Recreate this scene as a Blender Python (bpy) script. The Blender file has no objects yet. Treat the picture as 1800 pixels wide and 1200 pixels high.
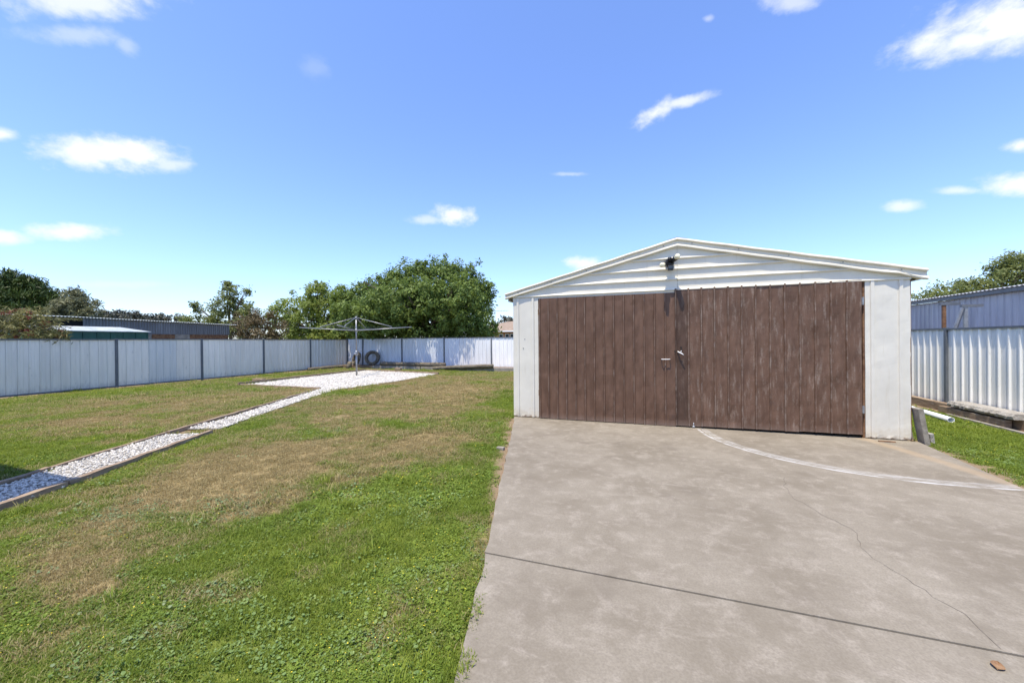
import bpy, bmesh, math, random
import numpy as np
from mathutils import Vector, Matrix
rnd = random.Random(7)
rng = np.random.default_rng(11)
scene = bpy.context.scene
C = scene.collection
# ------------------------------------------------------------------ camera
YAW, PITCH, ROLL, FPX, CAMH = math.radians(19.578), math.radians(-.1337), math.radians(-.4773), 675.22, 1.42
fw = np.array([-math.sin(YAW)*math.cos(PITCH), math.cos(YAW)*math.cos(PITCH), math.sin(PITCH)])
rt = np.array([math.cos(YAW), math.sin(YAW), 0.0]); up = np.cross(rt, fw)
RX = math.cos(ROLL)*rt+math.sin(ROLL)*up; UX = -math.sin(ROLL)*rt+math.cos(ROLL)*up
cd = bpy.data.cameras.new('camera'); cam = bpy.data.objects.new('camera', cd); C.objects.link(cam)
cd.sensor_width = 36; cd.lens = FPX/1800*36; cd.clip_end = 6000; cd.clip_start = .02
cam.matrix_world = Matrix(((RX[0], UX[0], -fw[0], 0), (RX[1], UX[1], -fw[1], 0), (RX[2], UX[2], -fw[2], CAMH), (0, 0, 0, 1)))
scene.camera = cam
# ------------------------------------------------------------------ light
SUN = Vector((0.30, 1.0, -3.0)).normalized()          # the way the light travels
EL = math.asin(-SUN.z); ROT = math.atan2(-SUN.x, -SUN.y)
EXPOSURE = 0.76
SKY = 0.15
scene.view_settings.view_transform = 'Standard'; scene.view_settings.look = 'None'
scene.view_settings.gamma = 1; scene.view_settings.use_curve_mapping = False
scene.view_settings.exposure = EXPOSURE
sl = bpy.data.lights.new('sun', 'SUN'); sl.energy = 3.7; sl.angle = math.radians(.53); sl.color = (1, .92, .77)
so = bpy.data.objects.new('sun', sl); C.objects.link(so); so.rotation_euler = SUN.to_track_quat('-Z', 'Y').to_euler()
so.location = (0, -10, 30)
# pixel of the photograph -> ray / point (distance always from the ground, a wall or a given depth)
def ray(x, y): return (x-900)/FPX*RX-(y-600)/FPX*UX+fw
def gz(x, y, z=0.0):
    d = ray(x, y); t = (z-CAMH)/d[2]; return np.array([t*d[0], t*d[1], z])
def gy(x, y, Y):
    d = ray(x, y); return np.array([0, 0, CAMH])+Y/d[1]*d
def gx(x, y, X):
    d = ray(x, y); return np.array([0, 0, CAMH])+X/d[0]*d
def gd(x, y, D): return np.array([0, 0, CAMH])+D*ray(x, y)
# ------------------------------------------------------------------ node helpers
class NT:
    def __init__(s, nt): s.nt = nt; s.n = nt.nodes; s.l = nt.links
    def new(s, t, **k):
        o = s.n.new(t)
        for a, b in k.items(): setattr(o, a, b)
        return o
    def set(s, sock, v):
        if isinstance(v, bpy.types.NodeSocket): s.l.new(v, sock)
        elif isinstance(v, (tuple, list)) and len(v) == 3 and sock.type == 'RGBA': sock.default_value = (*v, 1)
        else: sock.default_value = v
    def math(s, op, a, b=None, c=None, clamp=False):
        o = s.new('ShaderNodeMath', operation=op, use_clamp=clamp)
        for i, v in enumerate((a, b, c)):
            if v is not None: s.set(o.inputs[i], v)
        return o.outputs[0]
    def vmath(s, op, a, b=None):
        o = s.new('ShaderNodeVectorMath', operation=op); s.set(o.inputs[0], a)
        if b is not None: s.set(o.inputs[1], b)
        return o.outputs['Value'] if op in ('DOT_PRODUCT', 'LENGTH', 'DISTANCE') else o.outputs[0]
    def noise(s, vec, scale, detail=4, rough=.55, dist=0):
        o = s.new('ShaderNodeTexNoise'); s.set(o.inputs['Vector'], vec)
        o.inputs['Scale'].default_value = scale; o.inputs['Detail'].default_value = detail
        o.inputs['Roughness'].default_value = rough; o.inputs['Distortion'].default_value = dist
        return o.outputs['Fac']
    def ramp(s, v, a, b, lo=0., hi=1., smooth=True):
        o = s.new('ShaderNodeMapRange'); o.interpolation_type = 'SMOOTHSTEP' if smooth else 'LINEAR'
        s.set(o.inputs[0], v)
        for i, q in enumerate((a, b, lo, hi)): o.inputs[1+i].default_value = q
        return o.outputs[0]
    def mix(s, f, a, b, mode='MIX'):
        o = s.new('ShaderNodeMix', data_type='RGBA', blend_type=mode)
        s.set(o.inputs[0], f); s.set(o.inputs[6], a); s.set(o.inputs[7], b); return o.outputs[2]
    def map(s, vec, scale=(1, 1, 1), loc=(0, 0, 0)):
        o = s.new('ShaderNodeMapping'); s.set(o.inputs[0], vec); o.inputs['Scale'].default_value = scale
        o.inputs['Location'].default_value = loc; return o.outputs[0]
    def sep(s, v):
        o = s.new('ShaderNodeSeparateXYZ'); s.set(o.inputs[0], v); return o.outputs
    def attr(s, name, typ='GEOMETRY'):
        o = s.new('ShaderNodeAttribute'); o.attribute_name = name; o.attribute_type = typ; return o.outputs
def newmat(name):
    m = bpy.data.materials.new(name); m.use_nodes = True; t = NT(m.node_tree); t.n.clear()
    out = t.new('ShaderNodeOutputMaterial'); return m, t, out
def princ(t, out, col, rough=.7, metal=0., bump=None, bstr=.3, bdist=.01, spec=.5):
    b = t.new('ShaderNodeBsdfPrincipled'); t.set(b.inputs['Base Color'], col); t.set(b.inputs['Roughness'], rough)
    t.set(b.inputs['Metallic'], metal); b.inputs['Specular IOR Level'].default_value = spec
    if bump is not None:
        n = t.new('ShaderNodeBump'); n.inputs['Strength'].default_value = bstr; n.inputs['Distance'].default_value = bdist
        t.set(n.inputs['Height'], bump); t.l.new(n.outputs[0], b.inputs['Normal'])
    t.l.new(b.outputs[0], out.inputs[0]); return b
MATS = {}
def pbr(name, c1, c2, scale=6, rough=.7, metal=0., stretch=(1, 1, 1), bstr=.25, bdist=.006, fine=None, c3=None, t3=(.6, .7), s3=3., spec=.4):
    """two-tone noisy surface with a third wear colour"""
    m, t, out = newmat(name); P = t.new('ShaderNodeNewGeometry').outputs['Position']
    v = t.map(P, stretch)
    n1 = t.noise(v, scale, 5, .6); n2 = t.noise(v, scale*7, 3, .6)
    f = t.ramp(t.math('ADD', t.math('MULTIPLY', n1, .7), t.math('MULTIPLY', n2, .3)), .36, .64)
    col = t.mix(f, c1, c2)
    if c3:
        n3 = t.noise(t.map(P, stretch, (3.3, 1.7, 9.1)), s3, 6, .68)
        col = t.mix(t.ramp(n3, *t3), col, c3)
    princ(t, out, col, rough, metal, t.math('ADD', n2, n1), bstr, bdist, spec); MATS[name] = m; return m
# ------------------------------------------------------------------ world
w = bpy.data.worlds.new('World'); scene.world = w; w.use_nodes = True
t = NT(w.node_tree); t.n.clear(); wo = t.new('ShaderNodeOutputWorld'); bg = t.new('ShaderNodeBackground')
sk = t.new('ShaderNodeTexSky', sky_type='NISHITA'); sk.sun_disc = False; sk.sun_elevation = EL; sk.sun_rotation = ROT % (2*math.pi)
sk.altitude = 100; sk.air_density = 1.1; sk.dust_density = 0.6; sk.ozone_density = 2.4
skyc = t.mix(1.0, sk.outputs[0], (.82, .90, 1.18), 'MULTIPLY')
dirv = t.new('ShaderNodeTexCoord').outputs['Generated']
dirn = t.vmath('NORMALIZE', dirv)
nz = t.noise(t.map(dirn, (1, 1, 1.4)), 12, 7, .62, .25); nz2 = t.noise(t.map(dirn, (1, 1, 1.5), (4, 2, 1)), 34, 5, .6)
nsum = t.math('ADD', t.math('MULTIPLY', t.math('SUBTRACT', nz, .5), 2.2), t.math('MULTIPLY', t.math('SUBTRACT', nz2, .5), 2.0))
CL = [(150, 2, 120, 26, .75, 0), (140, 62, 66, 16, .35, 0), (222, 82, 16, 16, .3, 0), (150, 268, 62, 28, .95, 0), (215, 268, 82, 30, 1, -8), (295, 290, 36, 14, .6, 0),
      (2, 237, 20, 12, .9, 0), (120, 407, 58, 17, .9, 0), (5, 417, 38, 15, .8, 0), (800, 378, 44, 18, .9, 0), (755, 386, 40, 10, .5, 0),
      (1150, 200, 46, 15, .85, 28), (1200, 180, 50, 10, .75, 12), (1395, 3, 50, 16, .55, 0), (1245, 33, 10, 6, .35, 0),
      (1700, 70, 95, 30, .9, 14), (1760, 45, 100, 46, 1, 0), (1792, 257, 24, 14, .9, 0), (1795, 325, 52, 24, .95, 0), (1685, 335, 34, 8, .6, 0),
      (1583, 362, 28, 11, .7, 0), (1025, 462, 34, 14, .9, 0), (1000, 306, 34, 4, .35, 0), (555, 118, 26, 20, .12, 0), (220, 500, 70, 8, .2, 0)]
# the same small fair-weather clouds go on round the rest of the sky
for k in range(7):
    CL.append((('dir', rnd.uniform(1.25, 5.0), rnd.uniform(.08, .75)), 0, rnd.uniform(50, 130), rnd.uniform(14, 36), rnd.uniform(.6, 1), 0))
best = None
for (px, py, a, b, op, ang) in CL:
    if isinstance(px, tuple):
        az = YAW+px[1]; el = px[2]; c = np.array([-math.sin(az)*math.cos(el), math.cos(az)*math.cos(el), math.sin(el)]); sc = 1/FPX
    else:
        c = ray(px, py); sc = 1/FPX/np.linalg.norm(c); c = c/np.linalg.norm(c)
    r_ = np.cross(c, [0, 0, 1]) if isinstance(px, tuple) else RX-c*(RX@c); r_ /= np.linalg.norm(r_); u_ = np.cross(r_, c)
    an = math.radians(ang); r2 = math.cos(an)*r_+math.sin(an)*u_; u2 = -math.sin(an)*r_+math.cos(an)*u_
    du = t.math('MULTIPLY', t.vmath('DOT_PRODUCT', dirn, tuple(r2)), 1/(a*1.15*sc)); dv = t.math('MULTIPLY', t.vmath('DOT_PRODUCT', dirn, tuple(u2)), 1/(b*1.15*sc))
    dd = t.math('SQRT', t.math('ADD', t.math('MULTIPLY', du, du), t.math('MULTIPLY', dv, dv)))
    front = t.math('GREATER_THAN', t.vmath('DOT_PRODUCT', dirn, tuple(c)), 0.5)
    e = t.math('ADD', t.math('SUBTRACT', 1.0, dd), t.math('MULTIPLY', nsum, .55))
    q = t.math('MULTIPLY', t.math('MULTIPLY', t.ramp(e, -.05, .95), op), front)
    best = q if best is None else t.math('MAXIMUM', best, q)
cl = t.mix(best, skyc, (4.4, 4.5, 4.6))
t.l.new(cl, bg.inputs[0]); bg.inputs[1].default_value = SKY; t.l.new(bg.outputs[0], wo.inputs[0])
# ------------------------------------------------------------------ mesh helpers
class MB:
    def __init__(s): s.v = []; s.f = []
    def add(s, vs, fs):
        b = len(s.v); s.v += [tuple(map(float, q)) for q in vs]; s.f += [tuple(b+i for i in q) for q in fs]; return s
    def box(s, x0, x1, y0, y1, z0, z1):
        return s.add([(x0, y0, z0), (x1, y0, z0), (x1, y1, z0), (x0, y1, z0), (x0, y0, z1), (x1, y0, z1), (x1, y1, z1), (x0, y1, z1)],
                     [(0, 3, 2, 1), (4, 5, 6, 7), (0, 1, 5, 4), (1, 2, 6, 5), (2, 3, 7, 6), (3, 0, 4, 7)])
    def tube(s, pts, rads, n=10, cap=True):
        pts = [Vector(p) for p in pts]
        if not isinstance(rads, (list, tuple)): rads = [rads]*len(pts)
        vs = []; fs = []; pa = None
        for i, p in enumerate(pts):
            d = (pts[min(i+1, len(pts)-1)]-pts[max(i-1, 0)]).normalized()
            if pa is None:
                a = d.orthogonal().normalized()
            else:
                a = (pa-d*pa.dot(d)).normalized()
            pa = a; b = d.cross(a)
            for k in range(n):
                th = 2*math.pi*k/n; vs.append(p+(a*math.cos(th)+b*math.sin(th))*rads[i])
        for i in range(len(pts)-1):
            for k in range(n): fs.append((i*n+k, i*n+(k+1) % n, (i+1)*n+(k+1) % n, (i+1)*n+k))
        if cap:
            fs.append(tuple(range(n))[::-1]); fs.append(tuple((len(pts)-1)*n+k for k in range(n)))
        return s.add(vs, fs)
    def extrude(s, prof, fn0, fn1, closed=True):
        """profile of 2-D points swept from fn0(p) to fn1(p)"""
        n = len(prof); vs = [fn0(p) for p in prof]+[fn1(p) for p in prof]
        fs = [(i, (i+1) % n, n+(i+1) % n, n+i) for i in range(n if closed else n-1)]
        if closed: fs += [tuple(range(n))[::-1], tuple(range(n, 2*n))]
        return s.add(vs, fs)
    def mesh(s, name, smooth=False):
        m = bpy.data.meshes.new(name); m.from_pydata(s.v, [], s.f); m.update()
        bm = bmesh.new(); bm.from_mesh(m); bmesh.ops.recalc_face_normals(bm, faces=bm.faces); bm.to_mesh(m); bm.free()
        if smooth: m.polygons.foreach_set('use_smooth', [True]*len(m.polygons))
        return m
    def build(s, name, mat, parent=None, smooth=False, bevel=0):
        m = s.mesh(name, smooth); return link(name, m, mat, parent, bevel)
def link(name, m, mat, parent=None, bevel=0):
    o = bpy.data.objects.new(name, m); C.objects.link(o)
    if mat is not None and len(m.materials) == 0: m.materials.append(MATS[mat] if isinstance(mat, str) else mat)
    if parent is not None:
        o.parent = parent
        o.matrix_parent_inverse = Matrix.Translation(parent.location).inverted() if tuple(parent.rotation_euler) == (0, 0, 0) else parent.matrix_basis.inverted()
    if bevel:
        b = o.modifiers.new('bevel', 'BEVEL'); b.width = bevel; b.segments = 2; b.limit_method = 'ANGLE'
    return o
def tag(o, label=None, cat=None, group=None, kind=None):
    for k, v in (('label', label), ('category', cat), ('group', group), ('kind', kind)):
        if v: o[k] = v
    return o
def thing(name, loc, label, cat, group=None):
    o = bpy.data.objects.new(name, None); o.empty_display_size = .2; o.location = loc; C.objects.link(o); return tag(o, label, cat, group)
def inpoly(x, y, poly):
    r = np.zeros(np.shape(x), bool); n = len(poly); j = n-1
    for i in range(n):
        xi, yi = poly[i][:2]; xj, yj = poly[j][:2]
        r ^= ((yi > y) != (yj > y)) & (x < (xj-xi)*(y-yi)/((yj-yi) or 1e-9)+xi); j = i
    return r
_tab = np.random.default_rng(5).random((8, 256, 256))
def vnoise(x, y, k=0):
    xi = np.floor(x).astype(int); yi = np.floor(y).astype(int); fx = x-xi; fy = y-yi
    fx = fx*fx*(3-2*fx); fy = fy*fy*(3-2*fy); T = _tab[k % 8]; g = lambda a, b: T[a % 256, b % 256]
    return (g(xi, yi)*(1-fx)+g(xi+1, yi)*fx)*(1-fy)+(g(xi, yi+1)*(1-fx)+g(xi+1, yi+1)*fx)*fy
def fbm(x, y, k=0, o=4):
    s = 0; a = .5; tot = 0
    for i in range(o): s = s+a*vnoise(x*2**i+17*i, y*2**i+31*i, k+i); tot += a; a *= .55
    return s/tot
# ------------------------------------------------------------------ materials
def sheet_mat(name, c1, c2, rough=.45, dirt=(.30, .29, .27)):
    """weathered zinc-alume sheet; each sheet has its own tone from the object's colour"""
    m, t, out = newmat(name); P = t.new('ShaderNodeNewGeometry').outputs['Position']; oi = t.new('ShaderNodeObjectInfo')
    n1 = t.noise(t.map(P, (5, 5, .5)), 2.0, 5, .6); n2 = t.noise(t.map(P, (1, 1, .35)), 14, 4, .6); n3 = t.noise(P, 1.3, 4, .6)
    col = t.mix(t.ramp(n1, .35, .65), c1, c2); col = t.mix(1.0, col, oi.outputs['Color'], 'MULTIPLY')
    z = t.sep(P)[2]
    col = t.mix(t.math('MULTIPLY', t.ramp(t.math('ADD', z, t.math('MULTIPLY', t.math('SUBTRACT', n2, .5), .5)), .02, .28, 1, 0), .38), col, dirt)
    col = t.mix(t.math('MULTIPLY', t.ramp(n2, .62, .78), .35), col, dirt)
    princ(t, out, col, t.ramp(n3, .3, .7, rough-.1, rough+.12), .15, t.math('ADD', n3, t.math('MULTIPLY', n2, .15)), .25, .012, .4); MATS[name] = m
sheet_mat('fence_sheet', (.79, .76, .70), (.87, .84, .78))
sheet_mat('dark_sheet', (.15, .15, .155), (.20, .20, .205), .5, (.13, .11, .10))
sheet_mat('grey_sheet', (.36, .36, .37), (.43, .43, .44), .5)
pbr('fence_steel', (.115, .125, .135), (.16, .17, .18), 8, .5, .2)
pbr('galv', (.26, .265, .27), (.36, .365, .37), 14, .42, .55, bstr=.1)
pbr('wire', (.16, .16, .16), (.2, .2, .2), 5, .5, .4)
pbr('rust', (.10, .045, .022), (.24, .13, .065), 12, .85)
pbr('black_plastic', (.012, .012, .013), (.02, .02, .021), 10, .38)
pbr('bulb_glass', (.80, .74, .50), (.84, .78, .56), 8, .18)
pbr('dark_void', (.01, .01, .01), (.012, .012, .012), 4, .9)
pbr('timber', (.19, .13, .08), (.34, .25, .165), 5, .85, stretch=(1, 1, 6), c3=(.38, .33, .27), t3=(.55, .72), s3=5)
pbr('grey_timber', (.19, .165, .135), (.31, .28, .24), 6, .85, c3=(.10, .08, .06), t3=(.6, .75), s3=6)
pbr('log_wood', (.085, .065, .045), (.20, .165, .12), 5, .9, stretch=(1, 5, 5), c3=(.27, .25, .17), t3=(.52, .68), s3=4, bstr=.6, bdist=.02)
pbr('stone', (.30, .27, .23), (.44, .41, .36), 9, .9, bstr=.8, bdist=.02, c3=(.13, .115, .095), t3=(.55, .7), s3=14)
pbr('paver', (.20, .175, .135), (.32, .285, .23), 11, .9, bstr=.5)
pbr('tyre_rubber', (.075, .06, .043), (.17, .14, .10), 7, .9, c3=(.27, .235, .17), t3=(.5, .7), s3=6, bstr=.5)
pbr('soil', (.11, .072, .045), (.24, .165, .11), 9, .95, bstr=.9, bdist=.02, c3=(.36, .27, .18), t3=(.55, .72), s3=14)
pbr('pvc', (.74, .75, .77), (.80, .81, .82), 6, .35)
pbr('brick_red', (.26, .125, .055), (.36, .19, .085), 9, .85)
pbr('roof_tile', (.24, .175, .12), (.32, .24, .17), 3, .8)
pbr('trim_white', (.72, .71, .68), (.78, .77, .74), 5, .5)
pbr('glass', (.03, .04, .05), (.05, .06, .07), 2, .08)
pbr('green_wall', (.012, .07, .052), (.02, .095, .07), 3, .45, c3=(.05, .10, .08), t3=(.6, .8))
pbr('green_roof', (.34, .39, .36), (.50, .51, .49), 3, .45, c3=(.40, .40, .38), t3=(.6, .75))
pbr('dead_leaf', (.20, .105, .05), (.30, .18, .09), 20, .7)
pbr('bark', (.10, .075, .055), (.19, .15, .115), 8, .95, stretch=(1, 1, .3), bstr=.6)
pbr('terrain', (.16, .17, .07), (.26, .22, .11), .3, .95)
pbr('crack_dirt', (.075, .063, .05), (.13, .11, .088), 30, .95)
pbr('pebble', (.44, .405, .345), (.72, .68, .60), 25, .75, bstr=.2)
pbr('gravel_bed', (.38, .35, .30), (.60, .565, .50), 40, .85, bstr=.9, bdist=.02, c3=(.26, .22, .17), t3=(.64, .74), s3=4)
def cream(name, base, seed, rustedge):
    m, t, out = newmat(name); P = t.new('ShaderNodeNewGeometry').outputs['Position']
    n1 = t.noise(t.map(P, (1, 1, .6), (seed, 0, 0)), 2.2, 6, .62); n2 = t.noise(P, 18, 4, .6); n3 = t.noise(t.map(P, (9, 9, .8)), 2.4, 5, .6)
    col = t.mix(t.ramp(n1, .35, .68), base, tuple(c*.90 for c in base))
    col = t.mix(t.math('MULTIPLY', t.ramp(n3, .58, .74), .35), col, (.52, .46, .34))
    z = t.sep(P)[2]
    foot = t.ramp(t.math('ADD', z, t.math('MULTIPLY', t.math('SUBTRACT', n2, .5), .35)), .03, .24, 1, 0)
    col = t.mix(t.math('MULTIPLY', foot, .45), col, (.50, .41, .27))
    foot2 = t.ramp(t.math('ADD', z, t.math('MULTIPLY', t.math('SUBTRACT', n2, .5), .12)), .02, .06, 1, 0)
    col = t.mix(t.math('MULTIPLY', foot2, .8), col, (.14, .07, .035))
    col = t.mix(t.math('MULTIPLY', t.ramp(n2, .70, .80), rustedge), col, (.30, .17, .08))
    princ(t, out, col, .42, 0, t.math('ADD', n1, t.math('MULTIPLY', n2, .12)), .12, .02, .4); MATS[name] = m
cream('cream_paint', (.74, .69, .565), 0, .12)
cream('cream_panel', (.69, .65, .55), 4, .3)
def brown(name, lo, hi, amt, k=1.):
    m, t, out = newmat(name); P = t.new('ShaderNodeNewGeometry').outputs['Position']; oi = t.new('ShaderNodeObjectInfo')
    sh = t.new('ShaderNodeCombineXYZ'); t.l.new(t.math('MULTIPLY', oi.outputs['Random'], 9), sh.inputs[0]); t.l.new(t.math('MULTIPLY', oi.outputs['Random'], 31), sh.inputs[2])
    v = t.vmath('ADD', P, sh.outputs[0])
    n1 = t.noise(t.map(v, (3, 3, .8)), 3, 6, .6); n2 = t.noise(t.map(v, (11, 11, 1.5)), 1.7, 7, .72); n3 = t.noise(v, 40, 3, .6)
    col = t.mix(t.ramp(n1, .3, .7), (.095*k, .050*k, .029*k), (.145*k, .080*k, .049*k))
    col = t.mix(t.math('MULTIPLY', t.ramp(t.math('ADD', n2, t.math('MULTIPLY', t.math('SUBTRACT', n3, .5), .2)), lo, hi), amt), col, (.33, .262, .205))
    rb = t.attr('rib')['Fac']; nr_ = t.noise(t.map(v, (1, 1, 1)), 7, 5, .7)
    col = t.mix(t.math('MULTIPLY', t.math('MULTIPLY', rb, t.ramp(nr_, .40, .72)), .55), col, (.34, .29, .24))
    n4 = t.noise(t.map(v, (2, 2, 1.2), (5, 5, 5)), 2.5, 4, .6)
    col = t.mix(t.math('MULTIPLY', t.ramp(n4, .6, .75), .35), col, (.085, .055, .045))
    z = t.sep(P)[2]
    col = t.mix(t.math('MULTIPLY', t.ramp(t.math('ADD', z, t.math('MULTIPLY', n2, .15)), .08, .22, 1, 0), .3), col, (.26, .21, .17))
    princ(t, out, col, .55, 0, t.math('ADD', n1, t.math('MULTIPLY', n3, .2)), .3, .012, .35); MATS[name] = m
brown('brown_paint', .56, .85, .35); brown('brown_worn', .48, .80, .75); brown('brown_dark', .50, .75, .3, .6)
# concrete, with the scrape of the dragging drop bolt (centre: the right hinge) and a tan stain by the edge
m, t, out = newmat('concrete'); P = t.new('ShaderNodeNewGeometry').outputs['Position']; sx, sy, sz = t.sep(P)[:3]
n1 = t.noise(P, 1.1, 8, .68, .15); n2 = t.noise(P, 6.5, 8, .74, .25); n3 = t.noise(P, 90, 3, .6); n4 = t.noise(t.map(P, (1, 1, 1), (7, 3, 0)), 2.0, 8, .72, .5)
n5 = t.noise(t.map(P, (1.0, 3.2, 1), (2, 9, 0)), 3.0, 8, .72, .3)
col = t.mix(t.ramp(n1, .34, .68), (.192, .163, .120), (.270, .236, .181))
col = t.mix(t.math('MULTIPLY', t.ramp(n2, .46, .72), .5), col, (.40, .352, .285))
col = t.mix(t.math('MULTIPLY', t.ramp(n4, .50, .74), .5), col, (.150, .125, .095))
col = t.mix(t.math('MULTIPLY', t.ramp(n5, .54, .74), .38), col, (.40, .350, .285))
col = t.mix(t.math('MULTIPLY', t.ramp(n3, .35, .7), .42), col, (.155, .130, .098))
hd = t.vmath('DISTANCE', P, (2.80, 6.78, .02))
for r0, wd, op in ((2.09, .030, .75), (2.035, .014, .6), (1.985, .045, .4)):
    rr = t.math('ADD', hd, t.math('ADD', t.math('MULTIPLY', t.math('SUBTRACT', n2, .5), .05), t.math('MULTIPLY', t.ramp(sx, .7, 3.2), .13)))
    band = t.ramp(t.math('ABSOLUTE', t.math('SUBTRACT', rr, r0)), wd*.35, wd, 1, 0)
    lim = t.math('MULTIPLY', t.ramp(sy, 6.55, 6.68, 1, 0), t.ramp(n5, .36, .62, .12, 1))
    lim = t.math('MULTIPLY', lim, t.math('GREATER_THAN', sx, .5))
    col = t.mix(t.math('MULTIPLY', t.math('MULTIPLY', band, lim), op), col, (.55, .545, .53))
line = t.math('SUBTRACT', sx, t.math('SUBTRACT', 4.62, t.math('MULTIPLY', sy, .272)))
st = t.ramp(t.math('ABSOLUTE', t.math('ADD', line, t.math('MULTIPLY', t.math('SUBTRACT', n4, .5), .2))), .02, .14, 1, 0)
col = t.mix(t.math('MULTIPLY', t.math('MULTIPLY', st, t.ramp(sy, 4.4, 5.2)), .45), col, (.38, .28, .17))
princ(t, out, col, .86, 0, t.math('ADD', t.math('MULTIPLY', n3, .5), t.math('MULTIPLY', n2, .6)), .3, .006, .25); MATS['concrete'] = m
# lawn ground: dryness comes from an attribute of the mesh (where the lawn is dry)
m, t, out = newmat('lawn_ground'); P = t.new('ShaderNodeNewGeometry').outputs['Position']
dry = t.attr('dry')['Fac']; bare = t.attr('bare')['Fac']
n1 = t.noise(P, 5, 6, .7); n2 = t.noise(P, 38, 4, .7); n3 = t.noise(t.map(P, (1, 1, 1), (3, 8, 0)), 14, 5, .7)
g = t.mix(t.ramp(n2, .32, .68), (.085, .112, .018), (.175, .205, .042)); b = t.mix(t.ramp(n3, .34, .68), (.19, .137, .06), (.34, .262, .125))
dm = t.math('ADD', dry, t.math('ADD', t.math('MULTIPLY', t.math('SUBTRACT', n1, .5), .7), t.math('MULTIPLY', t.math('SUBTRACT', n3, .5), .5)))
col = t.mix(t.ramp(dm, .25, .75), g, b); col = t.mix(bare, col, t.mix(n2, (.20, .135, .085), (.34, .25, .165)))
princ(t, out, col, .95, 0, t.math('ADD', n2, n3), .9, .02, .1); MATS['lawn_ground'] = m
def leafmat(name, dark, light, dryc=None, trans=.25, inst=False, rough=.55):
    m, t, out = newmat(name); ge = t.new('ShaderNodeNewGeometry'); rp = ge.outputs['Random Per Island']
    col = t.mix(rp, dark, light)
    if inst:
        d = t.attr('dry', 'INSTANCER')['Fac']; rv = t.attr('rv', 'INSTANCER')['Fac']
        col = t.mix(t.math('MULTIPLY', t.ramp(rv, .45, 1), .55), col, tuple(c*s for c, s in zip(light, (1.25, 1.12, .9))))
        k = t.ramp(t.math('ADD', d, t.math('MULTIPLY', t.math('SUBTRACT', rp, .5), .55)), .3, .62)
        col = t.mix(k, col, t.mix(rp, dryc[0], dryc[1]))
    else:
        n = t.noise(ge.outputs['Position'], .9, 3, .6); col = t.mix(t.ramp(n, .35, .7, 0, .5), col, tuple(c*s for c, s in zip(light, (1.2, 1.1, .8))))
    b = t.new('ShaderNodeBsdfPrincipled'); t.set(b.inputs['Base Color'], col); b.inputs['Roughness'].default_value = rough; b.inputs['Specular IOR Level'].default_value = .3
    tr = t.new('ShaderNodeBsdfTranslucent'); t.set(tr.inputs[0], col); mx = t.new('ShaderNodeMixShader'); mx.inputs[0].default_value = trans
    t.l.new(b.outputs[0], mx.inputs[1]); t.l.new(tr.outputs[0], mx.inputs[2]); t.l.new(mx.outputs[0], out.inputs[0]); MATS[name] = m
DRY = ((.225, .165, .065), (.52, .43, .21))
leafmat('grass', (.120, .180, .018), (.285, .360, .050), DRY, .52, True)
leafmat('clover', (.115, .182, .018), (.255, .340, .046), ((.20, .17, .05), (.34, .28, .11)), .35, True)
leafmat('mallow', (.100, .165, .036), (.205, .285, .085), ((.11, .17, .06), (.20, .25, .11)), .2, True)
leafmat('straw', (.30, .235, .115), (.46, .38, .21), DRY, .25, True)
pbr('flower_yellow', (.75, .58, .03), (.8, .62, .05), 5, .6)

# ------------------------------------------------------------------ outlines of the ground, from the photograph
XL, YB, XR = -16.06, 17.32, 5.503
SY, SX0, SX1 = 6.708, -2.355, 3.337
slab_left = [(-.30, -7.0), (-.55, 0.0), (-.76, 1.42), (-.97, 2.13), (-1.10, 2.59), (-1.32, 3.28), (-1.80, 4.92), (-2.26, 6.42), (-2.34, 6.66)]
def xleft(y): return float(np.interp(y, [p[1] for p in slab_left], [p[0] for p in slab_left]))
path1 = [(-4.35, -.45), (-5.32, 1.65), (-5.53, 2.18), (-5.93, 2.95), (-6.46, 4.04), (-7.03, 3.80), (-6.72, 3.06), (-6.32, 2.32), (-6.06, 1.86), (-5.05, -.35)]
path2 = [(-6.62, 4.32), (-6.90, 4.85), (-7.37, 5.85), (-8.18, 7.62), (-8.67, 8.89), (-8.7, 9.25), (-9.5, 9.25), (-9.28, 8.84), (-8.35, 6.9), (-7.86, 5.84), (-7.49, 5.02), (-7.16, 4.15)]
bedp = [(-12.74, 9.08), (-9.35, 9.0), (-8.67, 8.95), (-8.5, 10.44), (-8.40, 11.98), (-8.55, 14.33), (-10.93, 14.97), (-12.95, 15.2), (-12.95, 11.9)]
concp = slab_left+[(3.4, 6.66), (3.3, 5.6), (3.24, 4.9), (3.24, -7)]
houses = [(-15, -9), (-6.2, -9), (-6.2, .9), (-15, .9)]
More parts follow.
